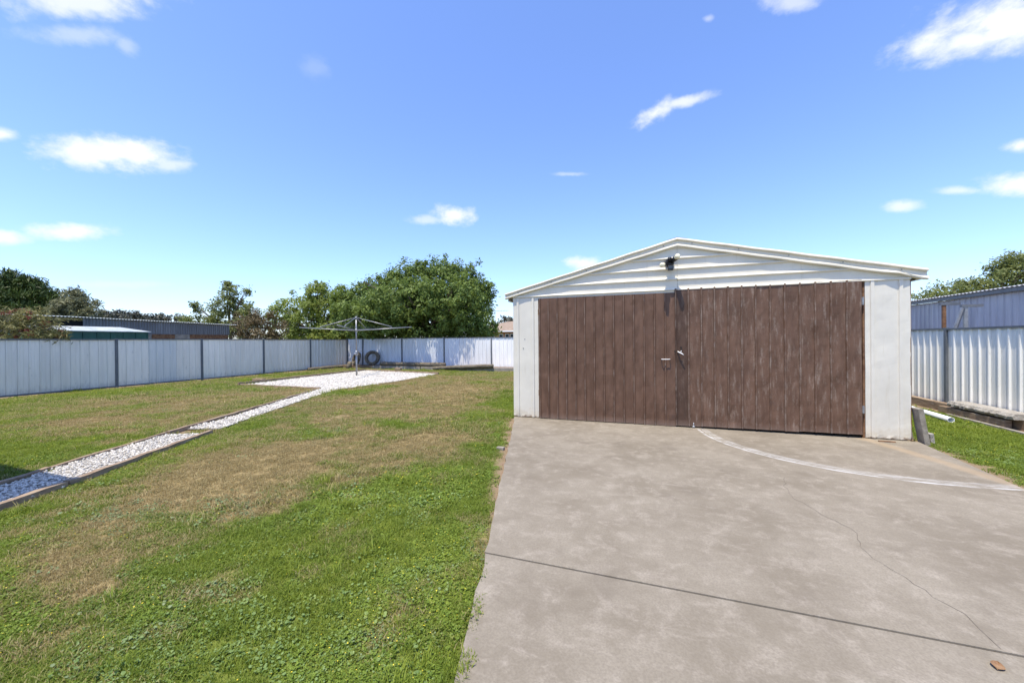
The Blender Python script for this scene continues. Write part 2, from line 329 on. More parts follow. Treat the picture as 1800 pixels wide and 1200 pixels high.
# dry spots of the lawn: pixel, sigma across / along in metres, amount
DRYS = [(150, 965, .6, .25, .5), (230, 910, .7, .35, .6), (330, 865, .8, .4, .8), (640, 790, .9, .4, .7), (870, 740, .5, .7, .35), (250, 770, .6, .6, .3), (430, 830, .7, .45, .95), (520, 800, .8, .5, .9), (300, 800, .35, .5, .35), (590, 740, .8, .7, 1.0), (690, 765, .7, .4, .6),
        (680, 720, 1.0, .8, .6), (780, 775, .5, .4, .9), (640, 700, .8, .9, .8), (740, 685, 1.2, 1.2, .8), (830, 690, 1.0, 1.2, .5), (800, 720, .8, .8, .7), (230, 740, 1.3, .8, .6), (150, 712, 1.6, .9, .5),
        (60, 745, .9, .5, .5), (420, 695, 1.6, 1.2, .6), (520, 688, .8, .7, .7), (350, 705, 1.2, .7, .55), (470, 720, .4, 1.0, .4), (130, 1030, .25, .12, .7), (860, 665, 2, 1.5, .55), (700, 672, 1.2, 1.3, .6), (450, 1000, .2, .1, .5), (330, 760, .3, .4, .4)]
GREENS = [(690, 746, .5, .25, 1.0), (545, 757, .35, .25, .9), (880, 715, .5, 1.0, .8), (600, 690, .5, .5, .6), (850, 790, .4, .5, .4), (100, 790, .8, .5, .5), (660, 683, .3, .8, .6), (1000, 900, 3, 1, 0)]
def dryness(x, y):
    d = np.full(np.shape(x), .14)
    for px, py, sx_, sy_, a in DRYS:
        c = gz(px, py); d = d+a*.55*np.exp(-(((x-c[0])/sx_)**2+((y-c[1])/sy_)**2)/2)
    for px, py, sx_, sy_, a in GREENS:
        c = gz(px, py); d = d-a*.6*np.exp(-(((x-c[0])/sx_)**2+((y-c[1])/sy_)**2)/2)
    far = np.clip((y-3.5)/5, 0, 1)*.17
    d = d+far+(fbm(x*1.1, y*1.1, 1)-.5)*.8+(fbm(x*4, y*4, 3)-.5)*.95+(fbm(x*11, y*11, 5)-.5)*.7
    return np.clip(d, 0, 1)
def bareness(x, y):
    xl = np.interp(y, [p[1] for p in slab_left], [p[0] for p in slab_left])
    wd = np.interp(y, [2.2, 3.0, 4.5, 6.3], [-.05, .10, .16, .16])
    e = xl-x
    b = np.clip(1.3-e/np.maximum(wd*(.7+.7*fbm(x*3, y*3, 2)), .01), 0, 1)*(wd > 0)*(y < 6.8)*(e > -.1)
    # soil beside the right edge of the slab
    e2 = x-np.interp(y, [4.9, 5.6, 6.7, 7.4], [3.24, 3.3, 3.36, 3.36])
    b = np.maximum(b, np.clip(1.25-e2/(.30*(.5+fbm(x*3, y*3, 4))), 0, 1)*(e2 > -.2)*(x > 3)*(y < 7.2))
    e3 = 5.2-x
    b = np.maximum(b, np.clip(1.2-e3/.22, 0, 1)*(x > 4))
    # gap between the two stretches of path
    c = gz(325, 757); b = np.maximum(b, np.clip(1.2-np.hypot((x-c[0])/.32, (y-c[1])/.28), 0, 1))
    c = gz(585, 733); b = np.maximum(b, .7*np.clip(1-np.hypot((x-c[0])/1.0, (y-c[1])/.6), 0, 1)*(fbm(x*3, y*3, 6)*1.6))
    b = np.maximum(b, np.clip(1.2-(x-XL)/.16, 0, 1)*.8)
    return np.clip(b, 0, 1)
def gheight(x, y): return (fbm(x*.7, y*.7, 2, 2)-.5)*.022+(fbm(x*3, y*3, 4, 2)-.5)*.012-.008
# lawn sheet
nx, ny = 250, 280
gxs = np.linspace(XL-.5, 7.0, nx); gys = np.linspace(-9, YB+.6, ny)
gxx, gyy = np.meshgrid(gxs, gys); gzz = gheight(gxx, gyy)
covered = inpoly(gxx, gyy, concp) | ((gxx > SX0-.15) & (gxx < SX1+.1) & (gyy > SY-.3) & (gyy < 14))
gzz = np.where(covered, -.03, gzz)
vs = np.stack([gxx, gyy, gzz], -1).reshape(-1, 3); idx = np.arange(nx*ny).reshape(ny, nx)
fs = np.stack([idx[:-1, :-1], idx[:-1, 1:], idx[1:, 1:], idx[1:, :-1]], -1).reshape(-1, 4)
me = bpy.data.meshes.new('lawn'); me.from_pydata(vs.tolist(), [], fs.tolist()); me.update()
a = me.attributes.new('dry', 'FLOAT', 'POINT'); a.data.foreach_set('value', dryness(vs[:, 0], vs[:, 1]).astype(np.float32))
a = me.attributes.new('bare', 'FLOAT', 'POINT'); a.data.foreach_set('value', bareness(vs[:, 0], vs[:, 1]).astype(np.float32))
tag(link('lawn', me, 'lawn_ground'), kind='structure')
b = MB(); n = 24; S = 2500
b.add([(-S, -S, -.09), (S, -S, -.09), (S, S, -.09), (-S, S, -.09)], [(0, 1, 2, 3)])
tag(b.build('ground', 'terrain'), kind='structure')
# concrete slabs (real joints between them)
def slab(y0, y1, name, ztop):
    ys = np.linspace(y0, y1, max(3, int((y1-y0)/.12))); L = []
    for y in ys: L.append((xleft(y)+(rnd.uniform(-.012, .012) if y < 6.4 else 0), y))
    Rr = [(float(np.interp(y, [4.9, 5.6, 6.7], [3.24, 3.3, 3.40])), y) for y in ys[::-1]]
    P_ = L+Rr; n = len(P_); b = MB()
    b.add([(x, y, ztop) for x, y in P_]+[(x, y, -.1) for x, y in P_], [tuple(range(n))]+[(i, n+i, n+(i+1) % n, (i+1) % n) for i in range(n)])
    return b.build(name, 'concrete')
drive = tag(bpy.data.objects.new('driveway', None), kind='structure'); C.objects.link(drive)
SL = [slab(2.336, 6.66, 'slab', .02), slab(-7, 2.322, 'slab', .019)]
for s in SL: s.parent = drive
b = MB(); b.box(SX0+.02, SX1-.02, 6.664, 13.6, -.1, .018); fl = b.build('shed_floor', 'concrete', drive)
b = MB(); b.box(-1.0, 3.24, 2.324, 2.334, -.08, .011); b.build('joint_filler', 'crack_dirt', drive)
def strip(pts, w0, name, parent, z, jit=.012, mat='crack_dirt'):
    P2 = []
    for i in range(len(pts)-1):
        p, q = np.array(pts[i]), np.array(pts[i+1]); k = max(2, int(np.linalg.norm(q-p)/.05))
        for j in range(k): P2.append(p+(q-p)*j/k+np.array([rnd.uniform(-jit, jit), rnd.uniform(-jit, jit)]))
    P2.append(np.array(pts[-1])); b = MB(); vs = []
    for i, p in enumerate(P2):
        d = P2[min(i+1, len(P2)-1)]-P2[max(i-1, 0)]; d = d/np.linalg.norm(d); nn = np.array([-d[1], d[0]])*w0*rnd.uniform(.3, 1.2)/2
        vs += [(*(p+nn), z), (*(p-nn), z)]
    b.add(vs, [(2*i, 2*i+1, 2*i+3, 2*i+2) for i in range(len(P2)-1)]); return b.build(name, mat, parent)
CR = [(468, 265), (470, 310), (500, 360), (590, 410), (700, 470), (800, 525), (815, 590), (870, 645), (950, 690), (1020, 735), (1150, 820), (1280, 895), (1350, 965), (1460, 1065)]
strip([tuple(gz(1200+a/2.608, 740+c/2.608)[:2]) for a, c in CR], .0032, 'crack', drive, .0215)
strip([(-1.55, 4.35), (-1.0, 4.55), (-.46, 4.73), (.2, 4.78), (.8, 4.72), (1.29, 4.57), (1.5, 4.6)], .002, 'crack', drive, .0215)
# gravel
def flat(poly, z, name, mat):
    b = MB(); b.add([(x, y, z) for x, y in poly], [tuple(range(len(poly)))]); return tag(b.build(name, mat), kind='structure')
flat(path1, .014, 'gravel_path', 'gravel_bed'); flat(path2, .014, 'gravel_path', 'gravel_bed'); flat(bedp, .018, 'gravel_bed', 'gravel_bed')
b = MB(); b.box(-15.9, SX0-3.2, 16.62, YB-.05, -.05, .16); tag(b.build('garden_soil', 'soil'), kind='structure')

# ------------------------------------------------------------------ shed
AX, AZ = .44, 3.04
TL, TR = (-2.50, 2.285), (3.50, 2.335)
def rake(x): return AZ+(x-AX)*((AZ-TL[1])/(AX-TL[0])) if x < AX else AZ-(x-AX)*((AZ-TR[1])/(TR[0]-AX))
shed = thing('shed', (.49, SY, 0), 'cream metal garage shed with wide brown double doors at the end of the driveway', 'shed')
def ribbed_panel(x0, x1, ribs, name, mat, ztop, zbot=.022, th=.03):
    prof = [(x0, 0)]
    for r in ribs: prof += [(r-.018, 0), (r-.011, -.016), (r+.011, -.016), (r+.018, 0)]
    prof += [(x1, 0), (x1, th), (x0, th)]
    b = MB(); b.extrude(prof, lambda p: (p[0], SY+p[1], zbot), lambda p: (p[0], SY+p[1], ztop)); return b.build(name, mat, shed)
def dented_panel(x0, x1, ribs, ztop, amp, seed):
    """front sheet with ribs and small dents"""
    us = [x0]; ds = [0]
    for r in ribs: us += [r-.02, r-.012, r+.012, r+.02]; ds += [0, -.017, -.017, 0]
    us.append(x1); ds.append(0)
    U = []; Dd = []
    for i in range(len(us)-1):
        k = max(1, int((us[i+1]-us[i])/.05))
        for j in range(k): U.append(us[i]+(us[i+1]-us[i])*j/k); Dd.append(ds[i]+(ds[i+1]-ds[i])*j/k)
    U.append(x1); Dd.append(0); Z = np.linspace(.03, ztop, 44); V = []
    for z in Z:
        for u, d in zip(U, Dd):
            nn = (fbm(np.array(u*4.+seed), np.array(z*3.), 2)-.5)*amp
            lip = -.01*max(0, 1-(z-.03)/.06)*math.sin(u*37)
            V.append((u, SY+d+float(nn)+lip*.6, z))
    n = len(U); F = [(j*n+i, j*n+i+1, (j+1)*n+i+1, (j+1)*n+i) for j in range(len(Z)-1) for i in range(n-1)]
    b = MB(); b.add(V, F); o = b.build('wall_panel', 'cream_panel', shed, smooth=False)
    s = o.modifiers.new('thick', 'SOLIDIFY'); s.thickness = .012; s.offset = 1 if False else -1
    return o
dented_panel(SX0, -1.875, (-2.262, -1.975), 2.20, .008, 3)
dented_panel(2.845, SX1, (2.925, 3.235), 2.215, .012, 9)
for y0, y1, x in ((SY+.03, 13.6, SX0), (SY+.03, 13.6, SX1)):
    prof = []; y = y0; sgn = -1 if x == SX0 else 1
    while y < y1-.3: prof += [(y, 0), (y+.25, 0), (y+.262, .016), (y+.286, .016), (y+.298, 0)]; y += .298
    prof += [(y1, 0), (y1, -.02), (y0, -.02)]
    b = MB(); b.extrude(prof, lambda p: (x+sgn*p[1], p[0], .02), lambda p: (x+sgn*p[1], p[0], 2.2)); b.build('side_wall', 'cream_panel', shed)
b = MB(); b.add([(SX0, 13.6, .02), (SX1, 13.6, .02), (SX1, 13.6, 2.2), (AX, 13.6, 2.93), (SX0, 13.6, 2.2)]+[(SX0, 13.57, .02), (SX1, 13.57, .02), (SX1, 13.57, 2.2), (AX, 13.57, 2.93), (SX0, 13.57, 2.2)],
               [(0, 1, 2, 3, 4), (5, 9, 8, 7, 6)]+[(i, 5+i, 5+(i+1) % 5, (i+1) % 5) for i in range(5)]); b.build('back_wall', 'cream_panel', shed)
# gable cladding: ribbed boards laid level, cut to the rake, split at the middle seam
PT = .168; ZB = [2.245+PT*k for k in range(0, 5)]
for side in (-1, 1):
    for k, z1 in enumerate([2.245]+[2.245+PT*(i+1) for i in range(4)]):
        z0 = z1-PT if k else (2.195 if side < 0 else 2.222)
        lim = lambda z: (max(SX0, AX-(AZ-.10-z)/((AZ-TL[1])/(AX-TL[0]))) if side < 0 else min(SX1, AX+(AZ-.10-z)/((AZ-TR[1])/(TR[0]-AX))))
        if side*(lim(z1)-AX) < .03: zt = z1
        prof = [(z0, 0), (z1-.046, 0), (z1-.038, -.031), (z1-.028, -.032), (z1+.004, -.002), (z1+.004, .012), (z0, .012)]
        xa = AX+side*.002
        def e(p): return (lim(p[0]) if side*(lim(p[0])-AX) > 0 else xa, SY-.004+p[1], p[0])
        b = MB(); b.extrude(prof, lambda p: (xa, SY-.004+p[1], p[0]), e); b.build('gable_board', 'cream_paint', shed)
# peak piece above the last rib
for side in (-1, 1):
    z1 = 2.245+PT*4+.004; zt = AZ-.10; sl_ = (AZ-TL[1])/(AX-TL[0]) if side < 0 else (AZ-TR[1])/(TR[0]-AX)
    if zt > z1:
        xe = AX+side*(zt-z1)/sl_
        b = MB(); b.add([(AX, SY-.004, z1), (xe, SY-.004, z1), (AX, SY-.004, zt), (AX, SY+.01, z1), (xe, SY+.01, z1), (AX, SY+.01, zt)], [(0, 1, 2), (5, 4, 3), (0, 3, 4, 1), (1, 4, 5, 2), (2, 5, 3, 0)]); b.build('gable_board', 'cream_paint', shed)
# barge capping
BP = [(.02, 0), (-.046, 0), (-.074, -.020), (-.074, -.034), (-.034, -.040), (-.034, -.086), (-.066, -.112), (-.067, -.132), (-.030, -.142), (.02, -.140)]
for side, T_ in ((-1, TL), (1, TR)):
    N = 40; b = MB(); vs = []
    for i in range(N+1):
        f_ = i/N; x = AX+(T_[0]-AX)*f_; z = AZ+(T_[1]-AZ)*f_
        for j, (py, pz) in enumerate(BP):
            w_ = .003*math.sin(f_*23+j*.4)+(.0)
            if side > 0 and f_ > .86 and j in (6, 7, 8): w_ -= .035*math.sin((f_-.86)/.14*7)*(.5 if j == 6 else 1); pz = pz+.012*math.sin((f_-.86)*40)
            k = .72 if side < 0 else 1
            s_ = 1-(1-k)*f_
            vs.append((x, SY+py+w_*.6, z+pz*s_+.002*math.sin(f_*31)))
    n = len(BP)
    fs = [(i*n+j, i*n+(j+1) % n, (i+1)*n+(j+1) % n, (i+1)*n+j) for i in range(N) for j in range(n)]
    fs += [tuple(range(n)), tuple(N*n+j for j in range(n))[::-1]]
    b.add(vs, fs); o = b.build('barge_capping', 'cream_paint', shed)
    for k in range(5):
        f_ = .07+k*.21; x = AX+(T_[0]-AX)*f_; z = AZ+(T_[1]-AZ)*f_-.064; s = MB(); s.tube([(x, SY-.05, z), (x, SY-.061, z)], .007, 8); s.build('screw', 'fence_steel', o)
# roof
for side, T_ in ((-1, TL), (1, TR)):
    prof = []; y = SY-.04
    while y < 13.75: prof += [(y, 0), (y+.05, .0), (y+.07, .014), (y+.11, .014), (y+.13, 0)]; y += .152
    low = [(p[0], p[1]-.006) for p in prof[::-1]]
    b = MB(); b.extrude(prof+low, lambda p: (AX, p[0], AZ-.028+p[1]), lambda p: (T_[0]-side*.03, p[0], T_[1]-.028+p[1])); b.build('roof_sheet', 'grey_sheet', shed).color = (1.5, 1.5, 1.45, 1)
    b = MB(); b.extrude([(0, 0), (-.05, 0), (-.055, -.09), (-.0, -.09), (-.008, -.08), (-.045, -.08), (-.042, -.008), (0, -.008)], lambda p: (T_[0]-side*p[0]-side*.09, SY+.02, T_[1]-.05+p[1]), lambda p: (T_[0]-side*p[0]-side*.09, 13.7, T_[1]-.05+p[1])); b.build('gutter', 'cream_paint', shed)
b = MB(); b.extrude([(-.16, -.030), (0, .012), (.16, -.026), (.16, -.032), (0, .006), (-.16, -.036)], lambda p: (AX+p[0], SY-.03, AZ+p[1]), lambda p: (AX+p[0], 13.75, AZ+p[1])); b.build('ridge_cap', 'fence_steel', shed)
# jambs, header
b = MB(); b.box(-1.872, -1.855, SY-.004, SY+.05, .02, 2.19); b.build('door_jamb', 'rust', shed)
b = MB(); b.box(2.820, 2.842, SY-.006, SY+.05, .02, 2.22); b.build('door_jamb', 'rust', shed)
b = MB(); b.box(-1.875, .40, SY-.012, SY+.02, 2.172, 2.2); b.build('door_header', 'cream_paint', shed)
b = MB(); b.box(-1.85, 2.8, SY+.03, SY+.06, 2.15, 2.28); b.build('door_header', 'dark_void', shed)
def leaf(x0, x1, n, zb, zt, mats, y, seed, tiltb=0.):
    p = (x1-x0)/n
    o = bpy.data.objects.new('door', None); C.objects.link(o); o.location = (x0, y, 0); o.parent = shed; o.matrix_parent_inverse = Matrix.Translation(shed.location).inverted()
    for i in range(n):
        xa = x0+i*p; w_ = p-.006; V = []; us = [0, .007, .016, .023, .35*p, .65*p, w_]; dd = [0, -.018, -.018, 0, 0, 0, 0]; Z = np.linspace(0, 1, 25)
        bz = zb+tiltb*(xa-x0)/(x1-x0)+rnd.uniform(-.004, .004)
        for q in Z:
            z = bz+(zt-bz)*q
            for u, d in zip(us, dd):
                nn = (float(fbm(np.array((xa+u)*3.1+seed), np.array(z*2.4), 3))-.5)*.026+(float(fbm(np.array((xa+u)*14+seed), np.array(z*9.), 1))-.5)*.010
                curl = -.012*max(0, 1-(z-bz)/.05)*(.5+.5*math.sin(xa*51))
                V.append((xa+u, y+d+nn+curl*.6, z))
        m_ = len(us); b = MB(); b.add(V, [(j*m_+k, j*m_+k+1, (j+1)*m_+k+1, (j+1)*m_+k) for j in range(len(Z)-1) for k in range(m_-1)])
        q = b.build('door_board', mats(i), o); q.data.attributes.new('rib', 'FLOAT', 'POINT').data.foreach_set('value', [1. if k == 1 else 0. for _ in Z for k in range(m_)]); s = q.modifiers.new('thick', 'SOLIDIFY'); s.thickness = .006; s.offset = -1
    b = MB(); b.box(x0+.005, x1-.005, y+.022, y+.045, zb+.03, zt-.005); b.build('door_frame', 'brown_dark', o)
    return o
DY = SY-.022
dl = leaf(-1.852, .405, 14, .028, 2.168, lambda i: 'brown_paint', DY, 0)
dr = leaf(.402, 2.808, 13, .040, 2.228, lambda i: 'brown_dark' if i == 0 else 'brown_worn', DY+.001, 20, .03)
def u_handle(cx, cz, w_, dep, name, mat, parent):
    b = MB(); b.tube([(cx-w_/2, DY+.0, cz-.004), (cx-w_/2, DY-dep*.8, cz), (cx-w_/2+.012, DY-dep, cz), (cx+w_/2-.012, DY-dep, cz), (cx+w_/2, DY-dep*.8, cz), (cx+w_/2, DY, cz-.004)], .0065, 8); return b.build(name, mat, parent, True)
h_ = gy(1170, 631, DY)
u_handle(h_[0], h_[2], .125, .06, 'door_handle', 'trim_white', dl)
for px, py, r in ((1186.5, 617.5, .014), (1197, 611, .013)):
    c = gy(px, py, DY); b = MB(); b.tube([(c[0], DY-.019, c[2]), (c[0], DY-.0225, c[2])], r, 12); b.build('bolt_hole', 'dark_void', dr)
c = gy(1195, 620, DY); b = MB(); b.tube([(c[0]-.03, DY-.01, c[2]+.02), (c[0]-.01, DY-.05, c[2]+.008), (c[0]+.03, DY-.075, c[2]-.012), (c[0]+.05, DY-.08, c[2]-.03)], [.011, .010, .008, .006], 8)
b.tube([(c[0]+.0, DY-.06, c[2]+.006), (c[0]+.02, DY-.065, c[2]+.035)], .006, 8); b.build('latch_hook', 'trim_white', dr, True)
b = MB(); b.tube([(.66, DY-.022, .025), (.66, DY-.022, .10)], .008, 8); b.tube([(.66, DY-.022, .021), (.66, DY-.022, .055)], .022, 12); b.build('drop_bolt', 'galv', dr, True)
for x, z, d_ in ((2.812, 1.93, dr), (2.812, .42, dr), (-1.86, .48, dl), (-1.86, 1.93, dl)):
    b = MB(); b.box(x-.012, x+.012, DY-.016, DY-.004, z-.05, z+.05); b.tube([(x, DY-.018, z-.055), (x, DY-.018, z+.055)], .007, 8); b.build('hinge', 'rust' if x < 0 else 'galv', d_)
for px, py in ((923, 596), (911, 613), (920.5, 612)):
    c = gy(px, py, SY); b = MB(); b.tube([(c[0], SY-.012, c[2]), (c[0], SY-.0195, c[2])], .007, 8); b.build('screw_hole', 'dark_void', shed)
b = MB(); b.box(SX1-.003, SX1+.006, SY-.012, SY+.03, .02, 2.2); b.build('corner_flashing', 'rust', shed)
# flood light
c = gy(1178, 463, SY-.03); FX, FZ = c[0], c[2]
fl = thing('flood_light', (FX, SY-.03, FZ-.1), 'black twin flood light with pale bulbs and sensor on the shed gable', 'light')
b = MB(); b.tube([(FX-.01, SY-.026, FZ+.01), (FX-.01, SY-.075, FZ+.01)], [.072, .066], 20); b.build('mount', 'black_plastic', fl, True, .004)
for dx, dz, d2 in ((-.135, -.055, -1), (.095, .07, 1)):
    o_ = MB(); p0 = Vector((FX-.01+d2*.03, SY-.07, FZ+.015)); p2 = Vector((FX+dx, SY-.27, FZ+dz-.01)); dv = (p2-p0).normalized()
    o_.tube([p0, p0+dv*.05, p0+dv*.06, p0+dv*.15, p0+dv*.16], [.016, .018, .034, .042, .040], 14); hd_ = o_.build('lamp_holder', 'black_plastic', fl, True)
    q = p0+dv*.15; g_ = MB(); g_.tube([q, q+dv*.02, q+dv*.06, q+dv*.085, q+dv*.095, q+dv*.097], [.028, .033, .039, .036, .024, .004], 16); g_.build('bulb', 'bulb_glass', hd_, True)
b = MB(); b.tube([(FX, SY-.06, FZ-.03), (FX, SY-.12, FZ-.06)], .014, 10); b.box(FX-.04, FX+.04, SY-.165, SY-.09, FZ-.125, FZ-.055); sn = b.build('sensor', 'black_plastic', fl, False, .008)
b = MB(); b.box(FX-.03, FX+.03, SY-.170, SY-.1655, FZ-.105, FZ-.065); b.build('sensor_lens', 'grey_timber' if False else 'glass', sn)
b = MB(); b.tube([(FX-.01, SY-.07, FZ+.05), (FX-.01, SY-.13, FZ+.05), (FX-.01, SY-.145, FZ+.04)], [.03, .036, .02], 14); b.build('swivel', 'black_plastic', fl, True)

# ------------------------------------------------------------------ fences
def sheet_mesh(name, length, hgt, pitch, flip=1, depth=.024):
    n = round(length/pitch); prof = []
    for i in range(n):
        u = i*pitch; prof += [(u, 0), (u+pitch*.36, 0), (u+pitch*.40, -.004), (u+pitch*.44, 0), (u+pitch*.74, 0), (u+pitch*.82, -depth), (u+pitch*.93, -depth), (u+pitch*.995, 0)]
    low = [(p[0], p[1]+.002) for p in prof[::-1]]
    b = MB(); b.extrude(prof+low, lambda p: (p[0], p[1]*flip, 0), lambda p: (p[0], p[1]*flip, hgt)); return b.mesh(name)
def fence(label, p0, dirv, posts, hgt, z0, tones, nsheet=3, facing=1, jolt=0., lbl_tint=None, rail_dark=True):
    """posts: distances along the line; facing: +1 when the yard lies to the right of dirv"""
    dx, dy = dirv; yaw = math.atan2(dy, dx); nxv = (dy*facing, -dx*facing)           # towards the yard
    root = thing('metal_fence', (p0[0], p0[1], 0), label, 'fence'); cache = {}
    for i, s in enumerate(posts):
        x, y = p0[0]+dx*s, p0[1]+dy*s
        b = MB(); wd = .03; b.box(-wd, wd, -.028, .028, -.05, hgt+.012); m_ = b.mesh('post'); o = link('post', m_, 'fence_steel', root)
        o.location = (x+nxv[0]*.012, y+nxv[1]*.012, 0); o.rotation_euler = (rnd.uniform(-jolt, jolt), rnd.uniform(-jolt, jolt), yaw); 
        if i+1 == len(posts): break
        L = posts[i+1]-s-.06; w_ = L/nsheet; key = round(w_, 3)
        ns = nsheet if L > 1.6 else max(1, round(L/.8)); w_ = L/ns; key = round(w_, 3)
        if key not in cache: cache[key] = sheet_mesh('sheet', w_, hgt-z0-.05, w_/4, facing)
        for k in range(ns):
            o = link('sheet', cache[key], 'fence_sheet', root); u = s+.03+k*w_
            o.location = (p0[0]+dx*u, p0[1]+dy*u, z0+.03); o.rotation_euler = (0, rnd.uniform(-.002, .002), yaw)
            tn = tones(s+k*w_); v = rnd.uniform(.94, 1.05); o.color = (tn[0]*v, tn[1]*v*.995, tn[2]*v*.98, 1)
        for nm, za, zc, dp in (('top_rail', hgt-.035, hgt, .034), ('bottom_rail', z0, z0+.045, .03)):
            b = MB(); b.box(s+.03, posts[i+1]-.03, -dp, dp, za, zc); o = link(nm, b.mesh(nm), 'fence_steel', root)
            o.location = (p0[0], p0[1], rnd.uniform(-.006, .006)); o.rotation_euler = (0, 0, yaw)
    return root
def fix_parent():    # children given as world transforms
    for o in C.objects:
        if o.parent is not None and o.type == 'MESH' and o.name.split('.')[0] in ('post', 'sheet', 'top_rail', 'bottom_rail'):
            o.matrix_parent_inverse = Matrix.Translation(o.parent.location).inverted()
lt = lambda s: (1.02, 1.0, .97) if rnd.random() < .72 else (.86, .89, .92)
fence('long pale grey sheet metal fence along the left side of the lawn', (XL, YB), (0, -1), [0]+[2.495*i for i in range(1, 10)], 1.578, .04, lt, facing=-1, jolt=.006)
bt = lambda s: ((.80, .86, .97) if rnd.random() < .6 else (.92, .95, 1.0)) if s < 8.6 else (1.1, 1.12, 1.15)  # tree shade put into the bluer left sheets, on top of random tones
fence('sheet metal fence across the back behind the clothesline, left part toned as shaded', (XL+.06, YB), (1, 0), [0, 1.04, 3.62, 6.17, 8.78, 11.3, 13.8, 16.3, 18.8, 21.5], 1.60, .04, bt, facing=1, jolt=.016)
rt_ = lambda s: (1.06, 1.07, 1.08)
fence('white ribbed metal fence on the right beyond the shed', (XR, YB-.06), (0, -1), [0, 2.49, 4.91, 7.33, 9.75, 12.2, 14.6], 1.592, .06, rt_, facing=1)
fix_parent()

# ------------------------------------------------------------------ clothesline
px_ = gz(627, 661); HX, HY = px_[0], px_[1]
ho = thing('rotary_clothesline', (HX, HY, 0), 'grey steel rotary clothesline standing in the white gravel bed', 'clothesline')
b = MB(); b.tube([(HX, HY, 0), (HX, HY, 1.0)], .036, 14); b.build('lower_post', 'galv', ho, True)
b = MB(); b.tube([(HX, HY, .98), (HX, HY, 2.44)], .027, 14); b.build('upper_post', 'galv', ho, True)
b = MB(); b.tube([(HX, HY, .84), (HX, HY, .88), (HX, HY, 1.02), (HX, HY, 1.06)], [.04, .06, .055, .038], 14); b.tube([(HX-.02, HY-.05, .93), (HX+.02, HY-.10, .91)], .035, 12); gb = b.build('gear_box', 'galv', ho, True)
b = MB(); rx, ry = math.cos(YAW), math.sin(YAW)
b.tube([(HX, HY, 1.03), (HX+rx*.2, HY+ry*.2, 1.05), (HX+rx*.22, HY+ry*.22, 1.05), (HX+rx*.24, HY+ry*.24, 1.0)], .011, 8); b.build('crank_handle', 'wire', gb, True)
b = MB(); b.tube([(HX, HY, 1.84), (HX, HY, 1.95)], .05, 14); b.build('hub', 'galv', ho, True)
b = MB(); b.tube([(HX, HY, 2.39), (HX, HY, 2.45), (HX, HY, 2.47)], [.045, .045, .02], 14); b.build('top_cap', 'galv', ho, True)
tips = []; A0 = YAW+math.radians(6)
for k in range(4):
    a = A0+k*math.pi/2; ca, sa = math.cos(a), math.sin(a); Rr = 2.24
    b = MB(); b.tube([(HX+ca*.03, HY+sa*.03, 1.89), (HX+ca*Rr, HY+sa*Rr, 2.02)], .019, 8); arm = b.build('arm', 'galv', ho, True); tips.append((ca, sa))
    e = 1.42; b = MB(); b.tube([(HX+ca*.03, HY+sa*.03, 2.42), (HX+ca*e, HY+sa*e, 2.045), (HX+ca*(e+.02), HY+sa*(e+.02), 1.98)], .013, 8); b.build('strut', 'galv', ho, True)
for r in (.75, 1.05, 1.35, 1.65, 1.95, 2.2):
    b = MB()
    for k in range(4):
        p, q = tips[k], tips[(k+1) % 4]; z = 1.89+.13*r/2.24+.02
        P_ = [(HX+p[0]*r*(1-s)+q[0]*r*s, HY+p[1]*r*(1-s)+q[1]*r*s, z-.05*4*s*(1-s)) for s in np.linspace(0, 1, 7)]
        b.tube(P_, .002, 4)
    b.build('line_wire', 'wire', ho)

# ------------------------------------------------------------------ tyres, logs, timbers
def tyre(c, dia, wid, tilt, yaw, label):
    o = thing('old_tyre', c, label, 'tyre', 'old tyres by the back fence'); R_ = dia/2; r_ = R_*.60
    prof = [(r_, -wid*.32), (r_+.02, -wid*.42), (R_*.83, -wid*.5), (R_*.95, -wid*.42), (R_, -wid*.25), (R_, wid*.25), (R_*.95, wid*.42), (R_*.83, wid*.5), (r_+.02, wid*.42), (r_, wid*.32), (r_+.03, wid*.2), (r_+.05, 0), (r_+.03, -wid*.2)]
    n = len(prof); N = 40; vs = []
    for i in range(N):
        th = 2*math.pi*i/N
        for j, (rr, yy) in enumerate(prof):
            q = rr-(.012 if (i % 2 and j in (4, 5)) else 0); vs.append((q*math.cos(th), yy, q*math.sin(th)+R_))
    fs = [(i*n+j, i*n+(j+1) % n, ((i+1) % N)*n+(j+1) % n, ((i+1) % N)*n+j) for i in range(N) for j in range(n)]
    b = MB(); b.add(vs, fs); m_ = b.mesh('tread', False); t1 = link('tread', m_, 'tyre_rubber'); t1.parent = o
    b = MB()
    for s in (-1, 1):
        P_ = [((r_+.035)*math.cos(a), s*wid*.46, (r_+.035)*math.sin(a)+R_) for a in np.linspace(0, 2*math.pi, 33)]; b.tube(P_, .012, 6, False)
    t2 = link('bead_ring', b.mesh('bead_ring', True), 'tyre_rubber'); t2.parent = o
    o.rotation_euler = (tilt, 0, yaw); return o
c = gy(654, 645, 16.95); tyre((c[0], 16.93, .16), .80, .20, -.22, .35, 'weathered brown tyre leaning on the back fence, right of the clothesline pole')
c = gy(626, 648, 16.9); tyre((c[0]+.05, 16.72, .16), .74, .20, -.30, -.45, 'weathered brown tyre in the fence corner, partly behind the clothesline pole')
def log(p, q, r, name, label, cat, mat='log_wood', seed=0):
    p, q = Vector(p), Vector(q); n = 14; pts = [p+(q-p)*i/n+Vector((0, rnd.uniform(-.012, .012), rnd.uniform(-.008, .008))) for i in range(n+1)]
    b = MB(); b.tube(pts, [r*rnd.uniform(.92, 1.06) for _ in pts], 12); return tag(b.build(name, mat, None, True), label, cat)
def lp(px, Y): return float(gy(px, 650, Y)[0])
